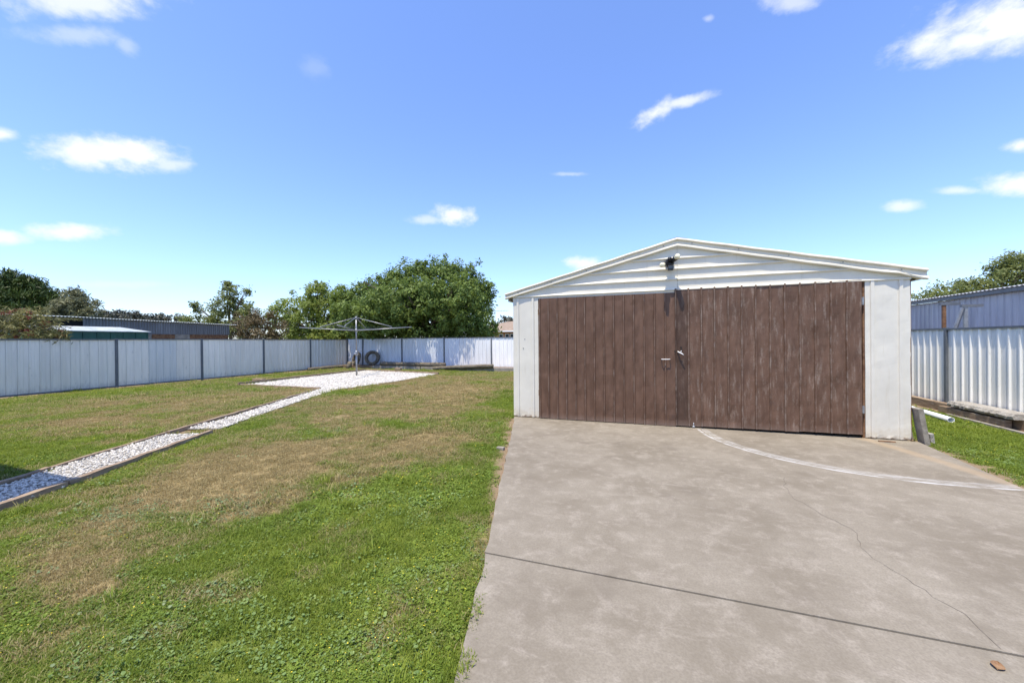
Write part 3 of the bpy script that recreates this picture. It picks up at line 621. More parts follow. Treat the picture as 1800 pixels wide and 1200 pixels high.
# stacked retaining timbers in front of the soil
Y0 = 16.5
segs = [(lp(655, Y0), lp(740, Y0)), (lp(740.5, Y0), lp(822, Y0)), (lp(822.5, Y0), lp(906, Y0))]
for i, (xa, xb) in enumerate(segs):
    nm = ('left', 'middle', 'right')[i]
    b = MB(); b.box(xa+.01, xb-.01, Y0-.07, Y0+.08, -.03, .17); tag(b.build('retaining_sleeper', 'grey_timber', None, False, .015), '%s of the three dark sleepers lying along the back garden bed' % nm + ('' if i else ', nearest the tyres'), 'sleeper', 'sleepers along the back bed')
log((lp(669, Y0), Y0+.02, .17+.105), (lp(782, Y0), Y0+.03, .17+.10), .105, 'timber_log', 'long weathered log on the back sleepers beside the right tyre', 'log')
log((lp(762, Y0-.19), Y0-.18, .115), (lp(866, Y0-.19), Y0-.16, .165+.10), .09, 'timber_log', 'mossy round log end pointing at the shed, on the back sleepers', 'log')
log((XL+.22, 14.5, .07), (XL+.28, 17.0, .09), .10, 'timber_log', 'dark log on the ground at the foot of the left fence near the corner', 'log')
c = gy(613, 646, 16.3); b = MB(); b.tube([(c[0], 16.3, -.02), (c[0]+.02, 16.32, .2), (c[0]+.05, 16.33, .36)], [.16, .13, .09], 10); tag(b.build('tree_stump', 'log_wood', None, True), 'small broken stump beside the tyre in the fence corner', 'stump')
def board(p, q, h_, th, label, mat='timber', z=-.03, name='edging_board', seglen=None):
    p, q = np.array(p[:2], float), np.array(q[:2], float); L = np.linalg.norm(q-p); d = (q-p)/L; nn = np.array([-d[1], d[0]]); N = max(3, int(L/.18)); vs = []
    for i in range(N+1):
        c_ = p+d*L*i/N+nn*rnd.uniform(-.006, .006); t2 = th/2*rnd.uniform(.85, 1.1); zt = h_+rnd.uniform(-.006, .006)
        vs += [(*(c_-nn*t2), z), (*(c_+nn*t2), z), (*(c_+nn*t2*.9), zt), (*(c_-nn*t2*.9), zt)]
    fs = [(i*4+j, i*4+(j+1) % 4, (i+1)*4+(j+1) % 4, (i+1)*4+j) for i in range(N) for j in range(4)]+[(3, 2, 1, 0), tuple(N*4+j for j in range(4))]
    b = MB(); b.add(vs, fs); return tag(b.build(name, mat), label, 'edging board', 'timber edging round the white gravel')
board((-4.33, -.42), (-5.50, 2.10), .055, .075, 'near timber edge of the gravel path, the stretch in the shade by the photo edge')
board((-5.51, 2.13), (-6.50, 4.10), .052, .07, 'near timber edge of the gravel path, sunlit stretch ending at the gap')
board((-5.08, -.35), (-6.34, 2.30), .05, .065, 'far timber edge of the gravel path, shaded stretch by the photo edge')
board((-6.36, 2.33), (-7.06, 3.80), .045, .05, 'far timber edge of the gravel path, middle stretch half buried in the lawn')
board((-7.08, 3.84), (-7.86, 5.70), .055, .07, 'far timber edge of the second path stretch, starting at the gap')
board((-7.88, 5.74), (-9.28, 8.80), .055, .05, 'far timber edge of the second path stretch, ending at the gravel bed')
board((-12.80, 9.03), (-9.32, 8.96), .055, .07, 'front timber edge of the gravel bed under the clothesline')
board((-12.90, 9.0), (-13.03, 15.2), .10, .09, 'left timber edge of the gravel bed, along the left fence side')
board((-13.0, 15.26), (-8.45, 14.36), .09, .08, 'back timber edge of the gravel bed, in front of the back sleepers')
c = gz(700, 653); b = MB(); b.box(c[0]-.16, c[0]+.16, c[1]-.06, c[1]+.06, .085, .18); tag(b.build('wood_block', 'timber', None, False, .008), 'small brown wood block on the back edge of the gravel bed', 'block')
c = gz(455, 671); b = MB(); b.box(c[0]-.25, c[0]+.25, c[1]-.08, c[1]+.08, -.02, .12); tag(b.build('wood_block', 'timber', None, False, .008), 'short timber offcut at the left front corner of the gravel bed', 'block')
# right strip by the white fence
b = MB(); b.box(5.30, 5.42, 7.95, 17.0, -.03, .155); tag(b.build('sleeper', 'timber', None, False, .01), 'long timber sleeper at the foot of the white fence, behind the pipe', 'sleeper')
b = MB(); b.box(5.30, 5.42, 5.2, 7.92, -.03, .135); tag(b.build('sleeper', 'grey_timber', None, False, .01), 'grey timber sleeper at the foot of the white fence, cut by the photo edge', 'sleeper')
b = MB(); b.box(5.18, 5.27, 8.15, 9.6, .0, .125); tag(b.build('sleeper', 'timber', None, False, .01), 'short brown sleeper laid in front of the long one, under the broken slab', 'sleeper')
b = MB(); b.box(5.06, 5.12, 5.3, 9.2, -.03, .035); tag(b.build('edging_plank', 'grey_timber', None, False, .006), 'thin grey plank set flush in the grass before the sleepers', 'plank')
p0, p1 = np.array(gz(1690, 741, .16)), np.array(gz(1787, 765, .16))
b = MB(); N = 26; vs = []
for i in range(N+1):
    y = 9.35-1.35*i/N; e = [rnd.uniform(-.016, .016) for _ in range(6)]
    vs += [(5.18+e[0], y, .158), (5.165+e[1], y, .20+e[4]*.6), (5.20+e[2], y, .245), (5.45, y, .245), (5.45, y, .158)]
b.add(vs, [(i*5+j, i*5+(j+1) % 5, (i+1)*5+(j+1) % 5, (i+1)*5+j) for i in range(N) for j in range(5)]+[(0, 1, 2, 3, 4), tuple(N*5+j for j in (4, 3, 2, 1, 0))])
tag(b.build('broken_slab', 'stone'), 'rough broken concrete slab lying on the sleepers by the white fence', 'slab')
a_, c_ = gz(1615, 721, .05), gz(1672, 738, .05); d = (a_-c_)/np.linalg.norm(a_-c_); far = c_+d*2.6
pp = thing('drain_pipe', (c_[0], c_[1], 0), 'white plastic drain pipe lying in the grass before the sleepers', 'pipe')
b = MB(); n = 18; ro, ri = .045, .038; vs = []; ax = Vector(d); s1 = ax.orthogonal().normalized(); s2 = ax.cross(s1)
for P_, r_ in ((far, ro), (c_, ro), (c_, ri), (far, ri)):
    for k in range(n): vs.append(Vector(P_)+s1*r_*math.cos(2*math.pi*k/n)+s2*r_*math.sin(2*math.pi*k/n))
b.add(vs, [(j*n+k, j*n+(k+1) % n, ((j+1) % 4)*n+(k+1) % n, ((j+1) % 4)*n+k) for j in range(4) for k in range(n)]); b.build('pipe_wall', 'pvc', pp, True)
def leaning(x, y, w_, h_, th, tilt, yaw, label, mat='paver', z=0):
    b = MB(); b.box(-w_/2, w_/2, -th/2, th/2, 0, h_); o = b.build('paving_slab', mat, None, False, .008); o.location = (x, y, z); o.rotation_euler = (0, tilt, yaw); return tag(o, label, 'slab', 'slabs at the shed corner')
leaning(3.455, 6.66, .06, .50, .14, -.15, .05, 'grey paving slab leaning on the right corner of the shed', z=-.02)
leaning(3.46, 7.05, .06, .58, .22, -.15, .0, 'darker slab leaning on the shed side behind the front slab', 'grey_timber', z=-.02)
leaning(3.565, 6.80, .05, .15, .16, -.12, .2, 'small broken slab piece at the foot of the leaning slab', 'stone', z=-.02)
c = gz(1559, 776.5, .02); b = MB(); b.box(c[0]-.09, c[0]+.09, c[1]-.015, c[1]+.015, .0205, .034); tag(b.build('rusty_offcut', 'rust', None, False, .003), 'small rusty strip on the concrete below the right wall panel', 'metal strip')
c = gz(1754, 1172, .02); b = MB(); vs = []
for i in range(9):
    u = i/8; wv = .026*math.sin(math.pi*u)**.8; vs += [(-.03+.06*u, -wv*.8, .006+.010*abs(u-.5)), (-.03+.06*u, 0, .002), (-.03+.06*u, wv*.8, .012)]
b.add(vs, [(i*3+j, i*3+j+1, i*3+4+j, i*3+3+j) for i in range(8) for j in (0, 1)]); o = b.build('dead_leaf', 'dead_leaf', None, True); o.location = (c[0], c[1], .0195); o.rotation_euler = (0, 0, 1.0)
s = o.modifiers.new('thick', 'SOLIDIFY'); s.thickness = .001; tag(o, 'curled brown leaf lying on the concrete near the lower right corner', 'leaf')
c = gz(880, 789); b = MB(); b.box(c[0]-.05, c[0]+.05, c[1]-.03, c[1]+.03, -.01, .03); tag(b.build('brick_chip', 'paver', None, False, .006), 'small pale brick chip on the soil strip beside the driveway', 'brick chip')

# ------------------------------------------------------------------ neighbours' sheds and houses
NX = -20.2
ns = thing('neighbour_shed', (NX, 10, -.09), 'long dark corrugated shed seen over the left fence', 'shed')
ya, yb = 6.0, 13.68
def ztop(y): return float(np.interp(y, [7.9, 13.6], [2.45, 2.36]))
y = ya; 
while y < yb-.05:
    w_ = min(.76, yb-y); prof = []; n = max(2, int(w_/.095))
    for i in range(n*2+1): prof.append((w_*i/(n*2), .012*(1 if i % 2 else -1)))
    low = [(p[0], p[1]-.003) for p in prof[::-1]]; b = MB()
    if not (7.0 < y+.3 < 7.9): 
        b.extrude(prof+low, lambda p: (NX+p[1], y+p[0], 1.83), lambda p: (NX+p[1], y+p[0], ztop(y)-.03)); o = b.build('wall_sheet', 'dark_sheet', ns); v = rnd.uniform(.85, 1.12); o.color = (v, v, v, 1)
    else:
        b.extrude(prof+low, lambda p: (NX+p[1], y+p[0], 1.83), lambda p: (NX+p[1], y+p[0], 2.08)); o = b.build('wall_sheet', 'dark_sheet', ns); o.color = (1.5, 1.5, 1.5, 1)
    y += w_
b = MB(); b.box(NX-7, NX-.1, ya, yb, -.09, 2.30); b.build('shed_body', 'dark_void', ns)
y = ya
while y < yb-.1:
    L = rnd.uniform(.3, .9); L = min(L, yb-y); b = MB(); b.box(NX-.02, NX+.01, y+.005, y+L-.005, -.05, 1.825); b.build('lower_wall', rnd.choice(['rust', 'trim_white', 'trim_white', 'rust', 'grey_timber']), ns); y += L
prof = []; y = ya-.15
while y < yb+.25: prof += [(y, 0), (y+.04, .02), (y+.08, 0)]; y += .08*1.2
low = [(p[0], p[1]-.008) for p in prof[::-1]]
b = MB(); b.extrude(prof+low, lambda p: (NX+.12, p[0], ztop(p[0])+p[1]-.02), lambda p: (NX-7.2, p[0], ztop(p[0])+p[1]+.35)); b.build('roof', 'green_roof', ns)
# green garden shed
GX = -18.3; ga, gb_ = 6.4, float(gx(261, 583, GX)[1])
g_ = thing('garden_shed', (GX, 8, -.09), 'low green garden shed with pale roof behind the left fence', 'garden shed')
y = ga
while y < gb_-.02:
    w_ = min(.36, gb_-y); b = MB(); b.box(GX-.02, GX, y+.004, y+w_-.004, -.09, 1.86); b.box(GX-.001, GX+.012, y+.01, y+.03, -.09, 1.86); b.build('wall_panel', 'green_wall', g_); y += w_
b = MB(); b.box(GX-1.9, GX-.03, ga, gb_, -.09, 1.80); b.build('shed_body', 'green_wall', g_)
y = ga-.05
while y < gb_:
    w_ = min(.76, gb_+.06-y); b = MB(); b.add([(GX+.06, y, 1.855), (GX+.06, y+w_-.006, 1.855), (GX-.75, y+w_-.006-(0.55 if y+w_ > gb_ else 0), 2.03), (GX-.75, y, 2.03), (GX+.06, y, 1.88), (GX+.06, y+w_-.006, 1.88), (GX-.75, y+w_-.006-(0.55 if y+w_ > gb_ else 0), 2.055), (GX-.75, y, 2.055)],
        [(0, 3, 2, 1), (4, 5, 6, 7), (0, 1, 5, 4), (1, 2, 6, 5), (2, 3, 7, 6), (3, 0, 4, 7)]); b.build('roof_sheet', 'green_roof', g_); y += w_
# right neighbour's shed
QX = 7.6
rs = thing('neighbour_shed', (QX, 12, -.09), 'grey corrugated shed rising behind the white fence on the right', 'shed')
zt = 2.50; y = 8.2
while y < 19.5:
    w_ = .76; n = 4; prof = []
    for i in range(n): u = i*.19; prof += [(u, 0), (u+.12, 0), (u+.135, -.018), (u+.165, -.018), (u+.185, 0)]
    low = [(p[0], p[1]+.003) for p in prof[::-1]]; b = MB(); b.extrude(prof+low, lambda p: (QX+p[1], y+p[0], -.09), lambda p: (QX+p[1], y+p[0], zt-.10)); o = b.build('wall_sheet', 'grey_sheet', rs); v = rnd.uniform(.88, 1.08); o.color = (v, v, v*1.03, 1); y += w_
b = MB(); b.box(QX+.02, QX+5, 8.2, 19.4, -.09, zt-.12); b.build('shed_body', 'grey_sheet', rs)
b = MB(); b.box(QX-.10, QX-.06, 8.1, 19.6, zt-.10, zt-.005); b.build('fascia', 'fence_steel', rs)
prof = []; y = 8.0
while y < 19.6: prof += [(y, 0), (y+.05, .018), (y+.10, 0)]; y += .12
low = [(p[0], p[1]-.006) for p in prof[::-1]]
b = MB(); b.extrude(prof+low, lambda p: (QX-.14, p[0], zt+p[1]), lambda p: (QX+5, p[0], zt+.5+p[1])); b.build('roof', 'grey_sheet', rs).color = (1.35, 1.35, 1.35, 1)
# steel brackets standing between fence and shed
for px, top, mat, lab in ((1659, 533, 'rust', 'rusty steel bracket post standing above the white fence'), (1697, 536, 'galv', 'grey steel bracket post above the white fence, nearest the photo edge')):
    c = gx(px, top, 6.1); o = thing('steel_bracket', (6.1, c[1], -.09), lab, 'bracket')
    b = MB(); b.box(6.07, 6.13, c[1]-.02, c[1]+.02, -.09, c[2]-.045); b.build('upright', mat, o)
    b = MB(); b.box(6.03, 6.36, c[1]-.03, c[1]+.03, c[2]-.045, c[2]+.01); b.build('arm', 'fence_steel', o)
    if mat == 'galv': b = MB(); b.tube([(6.05, c[1]-.02, c[2]-.06), (5.92, c[1]+.1, c[2]-.75)], .035, 8); b.build('brace', 'galv', o)
# brick house far behind
BY = 36.0
bh = thing('brick_house', (-12, BY, -.09), 'distant orange brick house with tiled roof between the big tree and the shed', 'house')
xa, xb = -17.5, -6.5
b = MB(); b.box(xa, xb, BY, BY+8, -.09, 2.45); b.build('wall', 'brick_red', bh)
b = MB(); b.add([(xa-.5, BY-.5, 2.40), (xb+.5, BY-.5, 2.40), (xb+.5, BY+8.5, 2.40), (xa-.5, BY+8.5, 2.40), (-14.6, BY+4, 3.55), (-9.4, BY+4, 3.55)], [(0, 1, 5, 4), (1, 2, 5), (2, 3, 4, 5), (3, 0, 4), (0, 3, 2, 1)]); b.build('roof', 'roof_tile', bh)
b = MB(); b.box(xa-.5, xb+.5, BY-.56, BY-.5, 2.28, 2.42); b.build('fascia', 'trim_white', bh)
for x in (-16.2, -14.9, -13.95, -13.3, -12.75, -10.5, -8.5):
    b = MB(); b.box(x-.22, x+.22, BY-.03, BY+.02, 1.0, 2.1); f_ = b.build('window', 'trim_white', bh); b = MB(); b.box(x-.17, x+.17, BY-.04, BY-.028, 1.06, 2.04); b.build('pane', 'glass', f_)
c = gy(870, 545, BY+3); b = MB(); b.tube([(c[0], BY+3, 3.0), (c[0], BY+3, c[2])], .03, 6); b.tube([(c[0]-.7, BY+3, c[2]-.1), (c[0]+1.6, BY+3, c[2]-.1)], .018, 5)
for k in range(6): b.tube([(c[0]-.5+k*.35, BY+2.6, c[2]-.1), (c[0]-.5+k*.35, BY+3.4, c[2]-.1)], .012, 4)
b.build('antenna', 'wire', bh)
# the owners' house: its eave corner throws the shade on the path at the left
hs = thing('house', (-10, -4, 0), 'brick house left of the camera whose eave shades the start of the path', 'house')
b = MB(); b.box(-15, -6.25, -9, .85, -.05, 2.42); b.build('wall', 'brick_red', hs)
b = MB(); b.box(-15.5, -5.72, -9.5, 1.37, 2.42, 2.45); b.build('eave_lining', 'trim_white', hs)
b = MB(); b.add([(-15.55, -9.55, 2.56), (-5.70, -9.55, 2.56), (-5.70, 1.39, 2.56), (-15.55, 1.39, 2.56), (-10.6, -5, 4.2), (-10.6, -3, 4.2)], [(0, 1, 4), (1, 2, 5, 4), (2, 3, 5), (3, 0, 4, 5), (0, 3, 2, 1)]); b.build('roof', 'roof_tile', hs)
b = MB(); b.box(-15.52, -5.71, 1.372, 1.395, 2.43, 2.555); b.box(-5.72, -5.70, -9.5, 1.37, 2.43, 2.555); b.build('fascia', 'trim_white', hs)
for y in (-2.2, -5.6):
    b = MB(); b.box(-6.27, -6.21, y-.8, y+.8, .9, 2.1); f_ = b.build('window', 'trim_white', hs); b = MB(); b.box(-6.215, -6.20, y-.74, y+.74, .96, 2.04); b.build('pane', 'glass', f_)

# ------------------------------------------------------------------ trees
def leaves(lobes, per_m2, size, elong=1., up_bias=.25, clump=.30, seed=0, shell=.5, droop=0.):
    """leaf faces gathered in clumps through the lobes; returns vertex and face arrays"""
    g = np.random.default_rng(seed); Vs = []
    for (c, r) in lobes:
        c = np.array(c); r = np.array(r); area = 4*math.pi*(np.prod(r)**(2/3)); nc = max(6, int(area*per_m2/36))
        u = g.normal(size=(nc, 3)); u /= np.linalg.norm(u, axis=1)[:, None]
        rad = shell+(1-shell)*g.random(nc)**.6; rad *= 1+.09*np.clip(g.normal(size=nc), -1.5, 1.5)
        cc = c+u*r*rad[:, None]; k = g.integers(24, 52, nc)
        idx_ = np.repeat(np.arange(nc), k); n = len(idx_)
        off = np.clip(g.normal(size=(n, 3)), -1.7, 1.7); cs = clump*(.6+.8*g.random(nc))
        P_ = cc[idx_]+off*cs[idx_][:, None]*np.array([.55, .55, .45])
        nr = g.normal(size=(n, 3))*.8+u[idx_]*.7; nr[:, 2] += up_bias; nr /= np.linalg.norm(nr, axis=1)[:, None]
        ta = g.normal(size=(n, 3)); ta[:, 2] -= droop; ta -= nr*np.sum(ta*nr, 1)[:, None]; ta /= np.linalg.norm(ta, axis=1)[:, None]+1e-9
        bi = np.cross(nr, ta); s = size*(.6+.8*g.random(n))[:, None]
        L = ta*s*elong; W = bi*s*.5/ (elong**.3)
        Vs.append(np.stack([P_-L*.5, P_+W*.5-L*.05+nr*s*.06, P_+L*.5, P_-W*.5-L*.05+nr*s*.06], 1))
    return np.concatenate(Vs)
def quads(name, V, mat, parent):
    n = len(V); m_ = bpy.data.meshes.new(name); m_.vertices.add(n*4); m_.vertices.foreach_set('co', V.reshape(-1).astype(np.float32))
    m_.loops.add(n*4); m_.loops.foreach_set('vertex_index', np.arange(n*4, dtype=np.int32)); m_.polygons.add(n)
    m_.polygons.foreach_set('loop_start', np.arange(0, n*4, 4, dtype=np.int32)); m_.update(calc_edges=True); m_.validate()
    return link(name, m_, mat, parent)
def tree(label, D, base_px, lobes_px, mat, size, dens, name='tree', thick=.5, trunk_r=.16, group=None, cat='tree', elong=1.15, clump=.32, shell=.45, droop=0., dd=0., flowers=None, up_bias=.75):
    """lobes given as (px, py, half width px, half height px, depth offset m); D = distance from the camera in metres"""
    lobes = []
    for q in lobes_px:
        px, py, a, b_ = q[:4]; dz = q[4] if len(q) > 4 else 0
        c = gd(px, py, D+dz); k = (D+dz)/FPX; lobes.append((c, (a*k, max(a, b_)*k*thick*1.2, b_*k)))
    base = gd(base_px, 598, D); o = thing(name, (base[0], base[1], -.09), label, cat, group)
    V = leaves(lobes, dens, size, elong, up_bias, clump, abs(hash(label)) % 1 + int(D*10)+int(base_px), shell, droop); quads('crown', V, mat, o)
    b = MB(); top = max(l[0][2] for l in lobes); B0 = Vector((base[0], base[1], -.1)); fork = Vector((base[0], base[1], max(.5, top*.35)))
    b.tube([B0, B0.lerp(fork, .5)+Vector((.05, .03, 0)), fork], [trunk_r*1.25, trunk_r, trunk_r*.85], 10)
    for c, r in lobes:
        e = Vector(c)+Vector((0, 0, r[2]*.3)); mid = fork.lerp(e, .5)+Vector((rnd.uniform(-.2, .2), rnd.uniform(-.2, .2), .15)); b.tube([fork, mid, e], [trunk_r*.6, trunk_r*.35, trunk_r*.08], 7)
        for _ in range(3):
            q = Vector(c)+Vector([rnd.uniform(-.8, .8)*r[i] for i in range(3)]); b.tube([mid, mid.lerp(q, .6)+Vector((0, 0, .1)), q], [trunk_r*.25, trunk_r*.15, trunk_r*.04], 5)
    b.build('trunk', 'bark', o, True)
    if flowers: quads('flowers', leaves([(l[0], tuple(x*1.03 for x in l[1])) for l in lobes], flowers[1], flowers[2], 1.2, .3, .06, 77, .85), flowers[0], o)
    return o
leafmat('leaf_green', (.070, .118, .024), (.200, .275, .068), trans=.36)
leafmat('leaf_yellow', (.150, .205, .036), (.285, .345, .080), trans=.45)
leafmat('leaf_mid', (.120, .152, .048), (.230, .265, .092), trans=.4)
leafmat('leaf_conifer', (.022, .048, .010), (.065, .100, .020), trans=.1)
leafmat('leaf_olive', (.105, .118, .062), (.200, .210, .120), trans=.3)
leafmat('leaf_brown', (.095, .085, .036), (.180, .135, .075), trans=.25)
leafmat('leaf_bottle', (.105, .125, .034), (.220, .205, .085), trans=.3)
leafmat('leaf_gum', (.085, .095, .080), (.135, .140, .115), trans=.1)
leafmat('flower_red', (.13, .022, .025), (.26, .05, .05), trans=.2)
tree('big dense green tree overhanging the back fence behind the clothesline', 22.0, 760, [(730, 522, 80, 62), (800, 520, 68, 64), (770, 500, 70, 45), (690, 540, 66, 52), (655, 525, 46, 34), (615, 540, 40, 34), (830, 540, 38, 52), (640, 555, 60, 42), (740, 568, 90, 24, -1.2), (820, 568, 48, 24, -1.2), (670, 572, 70, 20, -1.0), (715, 525, 80, 36, -2.2), (795, 522, 52, 38, -2.4), (650, 550, 50, 24, -2.0), (700, 586, 90, 16, .8), (800, 586, 70, 16, .8), (700, 505, 40, 28), (845, 515, 26, 26), (853, 578, 26, 18)],
     'leaf_green', .15, 190, thick=.55, trunk_r=.22, clump=.25, shell=.62)
tree('yellowish green tree left of the big tree, over the fence corner', 25.5, 560, [(530, 555, 48, 40), (575, 545, 44, 44), (555, 520, 26, 24), (500, 560, 36, 30), (610, 565, 40, 40), (600, 525, 30, 22), (575, 585, 60, 18), (565, 505, 12, 10), (530, 590, 70, 12, .5), (610, 588, 50, 14, .5)],
     'leaf_yellow', .15, 170, trunk_r=.18, clump=.27, shell=.55)
tree('open crowned tree with sky showing through, behind the dark shed end', 33, 405, [(400, 535, 30, 22), (380, 555, 24, 22), (425, 545, 26, 22), (405, 515, 20, 14), (440, 560, 24, 22), (400, 500, 4, 5), (432, 512, 8, 6), (350, 553, 9, 10), (343, 538, 5, 5), (365, 570, 24, 12), (415, 575, 40, 20), (330, 565, 16, 6)],
     'leaf_mid', .20, 75, trunk_r=.14, clump=.34, shell=.35)
tree('brownish twiggy bush behind the left fence before the yellowish tree', 20.5, 450, [(430, 575, 26, 24), (465, 568, 30, 24), (445, 560, 20, 16), (490, 582, 22, 16), (450, 590, 45, 14)], 'leaf_brown', .11, 150, name='bush', cat='bush', trunk_r=.07, clump=.22, shell=.4, elong=2)
tree('dark green conifer at the left photo edge', 27, 30, [(25, 520, 26, 40), (55, 520, 24, 34), (-10, 525, 28, 38), (80, 535, 20, 24), (40, 550, 50, 26), (28, 495, 10, 20), (50, 495, 9, 16), (66, 505, 8, 14), (95, 525, 12, 18), (0, 500, 12, 16), (-45, 520, 34, 50)], 'leaf_conifer', .17, 220, name='conifer_tree', trunk_r=.2, elong=2.6, clump=.30, shell=.3, droop=-2.0, up_bias=-.2)
tree('grey green rounded tree between the conifer and the dark shed', 25, 135, [(130, 545, 34, 34), (155, 550, 24, 26), (110, 550, 26, 26), (125, 520, 16, 14), (140, 572, 45, 20), (165, 565, 14, 18)], 'leaf_olive', .14, 170, trunk_r=.14, elong=2.2, clump=.28)
BBD = float(gx(45, 598, -17.15)@fw - CAMH*fw[2])
tree('bottlebrush bush with dark red flowers behind the left fence', BBD, 45, [(20, 575, 32, 28), (60, 570, 34, 26), (92, 580, 18, 20), (40, 560, 30, 18), (-15, 570, 28, 32), (70, 590, 40, 16), (104, 588, 8, 8)], 'leaf_bottle', .055, 420, name='bottlebrush_bush', cat='bush', trunk_r=.06, elong=2.8, clump=.2, shell=.35, thick=.42, flowers=('flower_red', 40, .04))
for i, (px, py, a, b_, lab) in enumerate([(187, 551, 8, 7, 'small distant gum tree crown touching the grey green tree'), (212, 552, 17, 7, 'widest distant flat topped gum tree over the dark shed roof'), (237, 554, 12, 6, 'distant gum tree just right of the widest flat topped one'), (262, 556, 12, 4.5, 'low distant gum tree, fourth from the grey green tree'), (286, 557, 10, 5, 'distant gum tree nearest the open crowned tree'), (318, 558, 12, 4, 'faint distant gum tree right before the open crowned tree')]):
    tree(lab, 75+i*3, px, [(px, py, a, b_), (px-a*.6, py+3, a*.6, b_*.7), (px+a*.7, py+4, a*.6, b_*.6), (px, py+8, a*1.4, 4)], 'leaf_gum', .5, 14, name='gum_tree', group='distant gum trees over the dark shed', trunk_r=.2, clump=.6, shell=.4)
tree('dark tree crown beyond the brick house beside the shed eave', 55, 893, [(890, 562, 9, 8), (900, 568, 12, 10), (880, 572, 8, 6)], 'leaf_gum', .4, 12, trunk_r=.2, clump=.5)
tree('leafy green tree behind the grey shed at the right', 24, 1740, [(1760, 490, 34, 34), (1800, 478, 44, 34), (1720, 505, 30, 20), (1670, 512, 34, 14), (1630, 522, 24, 9), (1845, 480, 50, 44), (1770, 465, 22, 18), (1700, 500, 14, 8)], 'leaf_mid', .16, 150, trunk_r=.2, clump=.36, shell=.4)

# ------------------------------------------------------------------ grass, weeds and pebbles (stuff)
def proto_coll(name, meshes):
    col = bpy.data.collections.new(name)
    for i, m_ in enumerate(meshes): col.objects.link(bpy.data.objects.new('%s_%02d' % (name, i), m_))
    return col
def blade_mesh(name, n, rad, h0, h1, w_, lean, mat, seed):
    g = random.Random(seed); V = []; F = []
    for _ in range(n):
        a = g.uniform(0, 6.283); r = rad*math.sqrt(g.random()); x, y = r*math.cos(a), r*math.sin(a); h_ = g.uniform(h0, h1); b_ = g.uniform(0, 6.283); le = g.uniform(.1, lean)*h_
        dx, dy = math.cos(b_), math.sin(b_); px, py = -dy*w_/2, dx*w_/2; k = len(V)
        V += [(x-px, y-py, -.005), (x+px, y+py, -.005), (x+dx*le*.4+px*.8, y+dy*le*.4+py*.8, h_*.6), (x+dx*le*.4-px*.8, y+dy*le*.4-py*.8, h_*.6), (x+dx*le, y+dy*le, h_)]
        F += [(k, k+1, k+2, k+3), (k+3, k+2, k+4)]
    m_ = bpy.data.meshes.new(name); m_.from_pydata(V, [], F); m_.materials.append(MATS[mat]); return m_
def leafy_mesh(name, n, rad, h0, h1, size, lobes, mat, seed, flower=0):
    g = random.Random(seed); V = []; F = []; mi = []
    for _ in range(n):
        a = g.uniform(0, 6.283); r = rad*math.sqrt(g.random()); c = Vector((r*math.cos(a), r*math.sin(a), g.uniform(h0, h1)*(1-.4*r/rad)))
        nrm = Vector((g.gauss(0, .38), g.gauss(0, .38), 1)).normalized(); e1 = nrm.orthogonal().normalized(); e2 = nrm.cross(e1); ph = g.uniform(0, 6.28); s = size*g.uniform(.6, 1.25)
        for l in range(lobes):
            th = ph+l*6.283/lobes if lobes > 1 else ph; d = e1*math.cos(th)+e2*math.sin(th); q = nrm.cross(d); cc = c+(d*s*.62 if lobes > 1 else Vector()); k = len(V); m = 6
            for j in range(m):
                t_ = j*6.283/m; V.append(tuple(cc+d*math.cos(t_)*s*.6+q*math.sin(t_)*s*.52+nrm*(s*.12*math.cos(2*t_)))) 
            F.append(tuple(range(k, k+m))); mi.append(0)
    for _ in range(flower):
        a = g.uniform(0, 6.283); r = rad*math.sqrt(g.random()); c = Vector((r*math.cos(a), r*math.sin(a), h1*1.1)); k = len(V)
        V += [(c.x-.004, c.y-.004, c.z), (c.x+.004, c.y-.004, c.z), (c.x, c.y+.005, c.z+.002)]; F.append((k, k+1, k+2)); mi.append(1)
    m_ = bpy.data.meshes.new(name); m_.from_pydata(V, [], F); m_.materials.append(MATS[mat]); m_.materials.append(MATS['flower_yellow']); m_.polygons.foreach_set('material_index', mi); return m_
def pebble_mesh(name, seed):
    bm = bmesh.new(); bmesh.ops.create_icosphere(bm, subdivisions=1, radius=1); g = random.Random(seed)
    sx_, sy_, sz_ = g.uniform(.8, 1.2), g.uniform(.6, .9), g.uniform(.45, .7)
    for v in bm.verts: k = g.uniform(.8, 1.15); v.co = Vector((v.co.x*sx_*k, v.co.y*sy_*k, v.co.z*sz_*k))
    m_ = bpy.data.meshes.new(name); bm.to_mesh(m_); bm.free(); m_.materials.append(MATS['pebble']); return m_
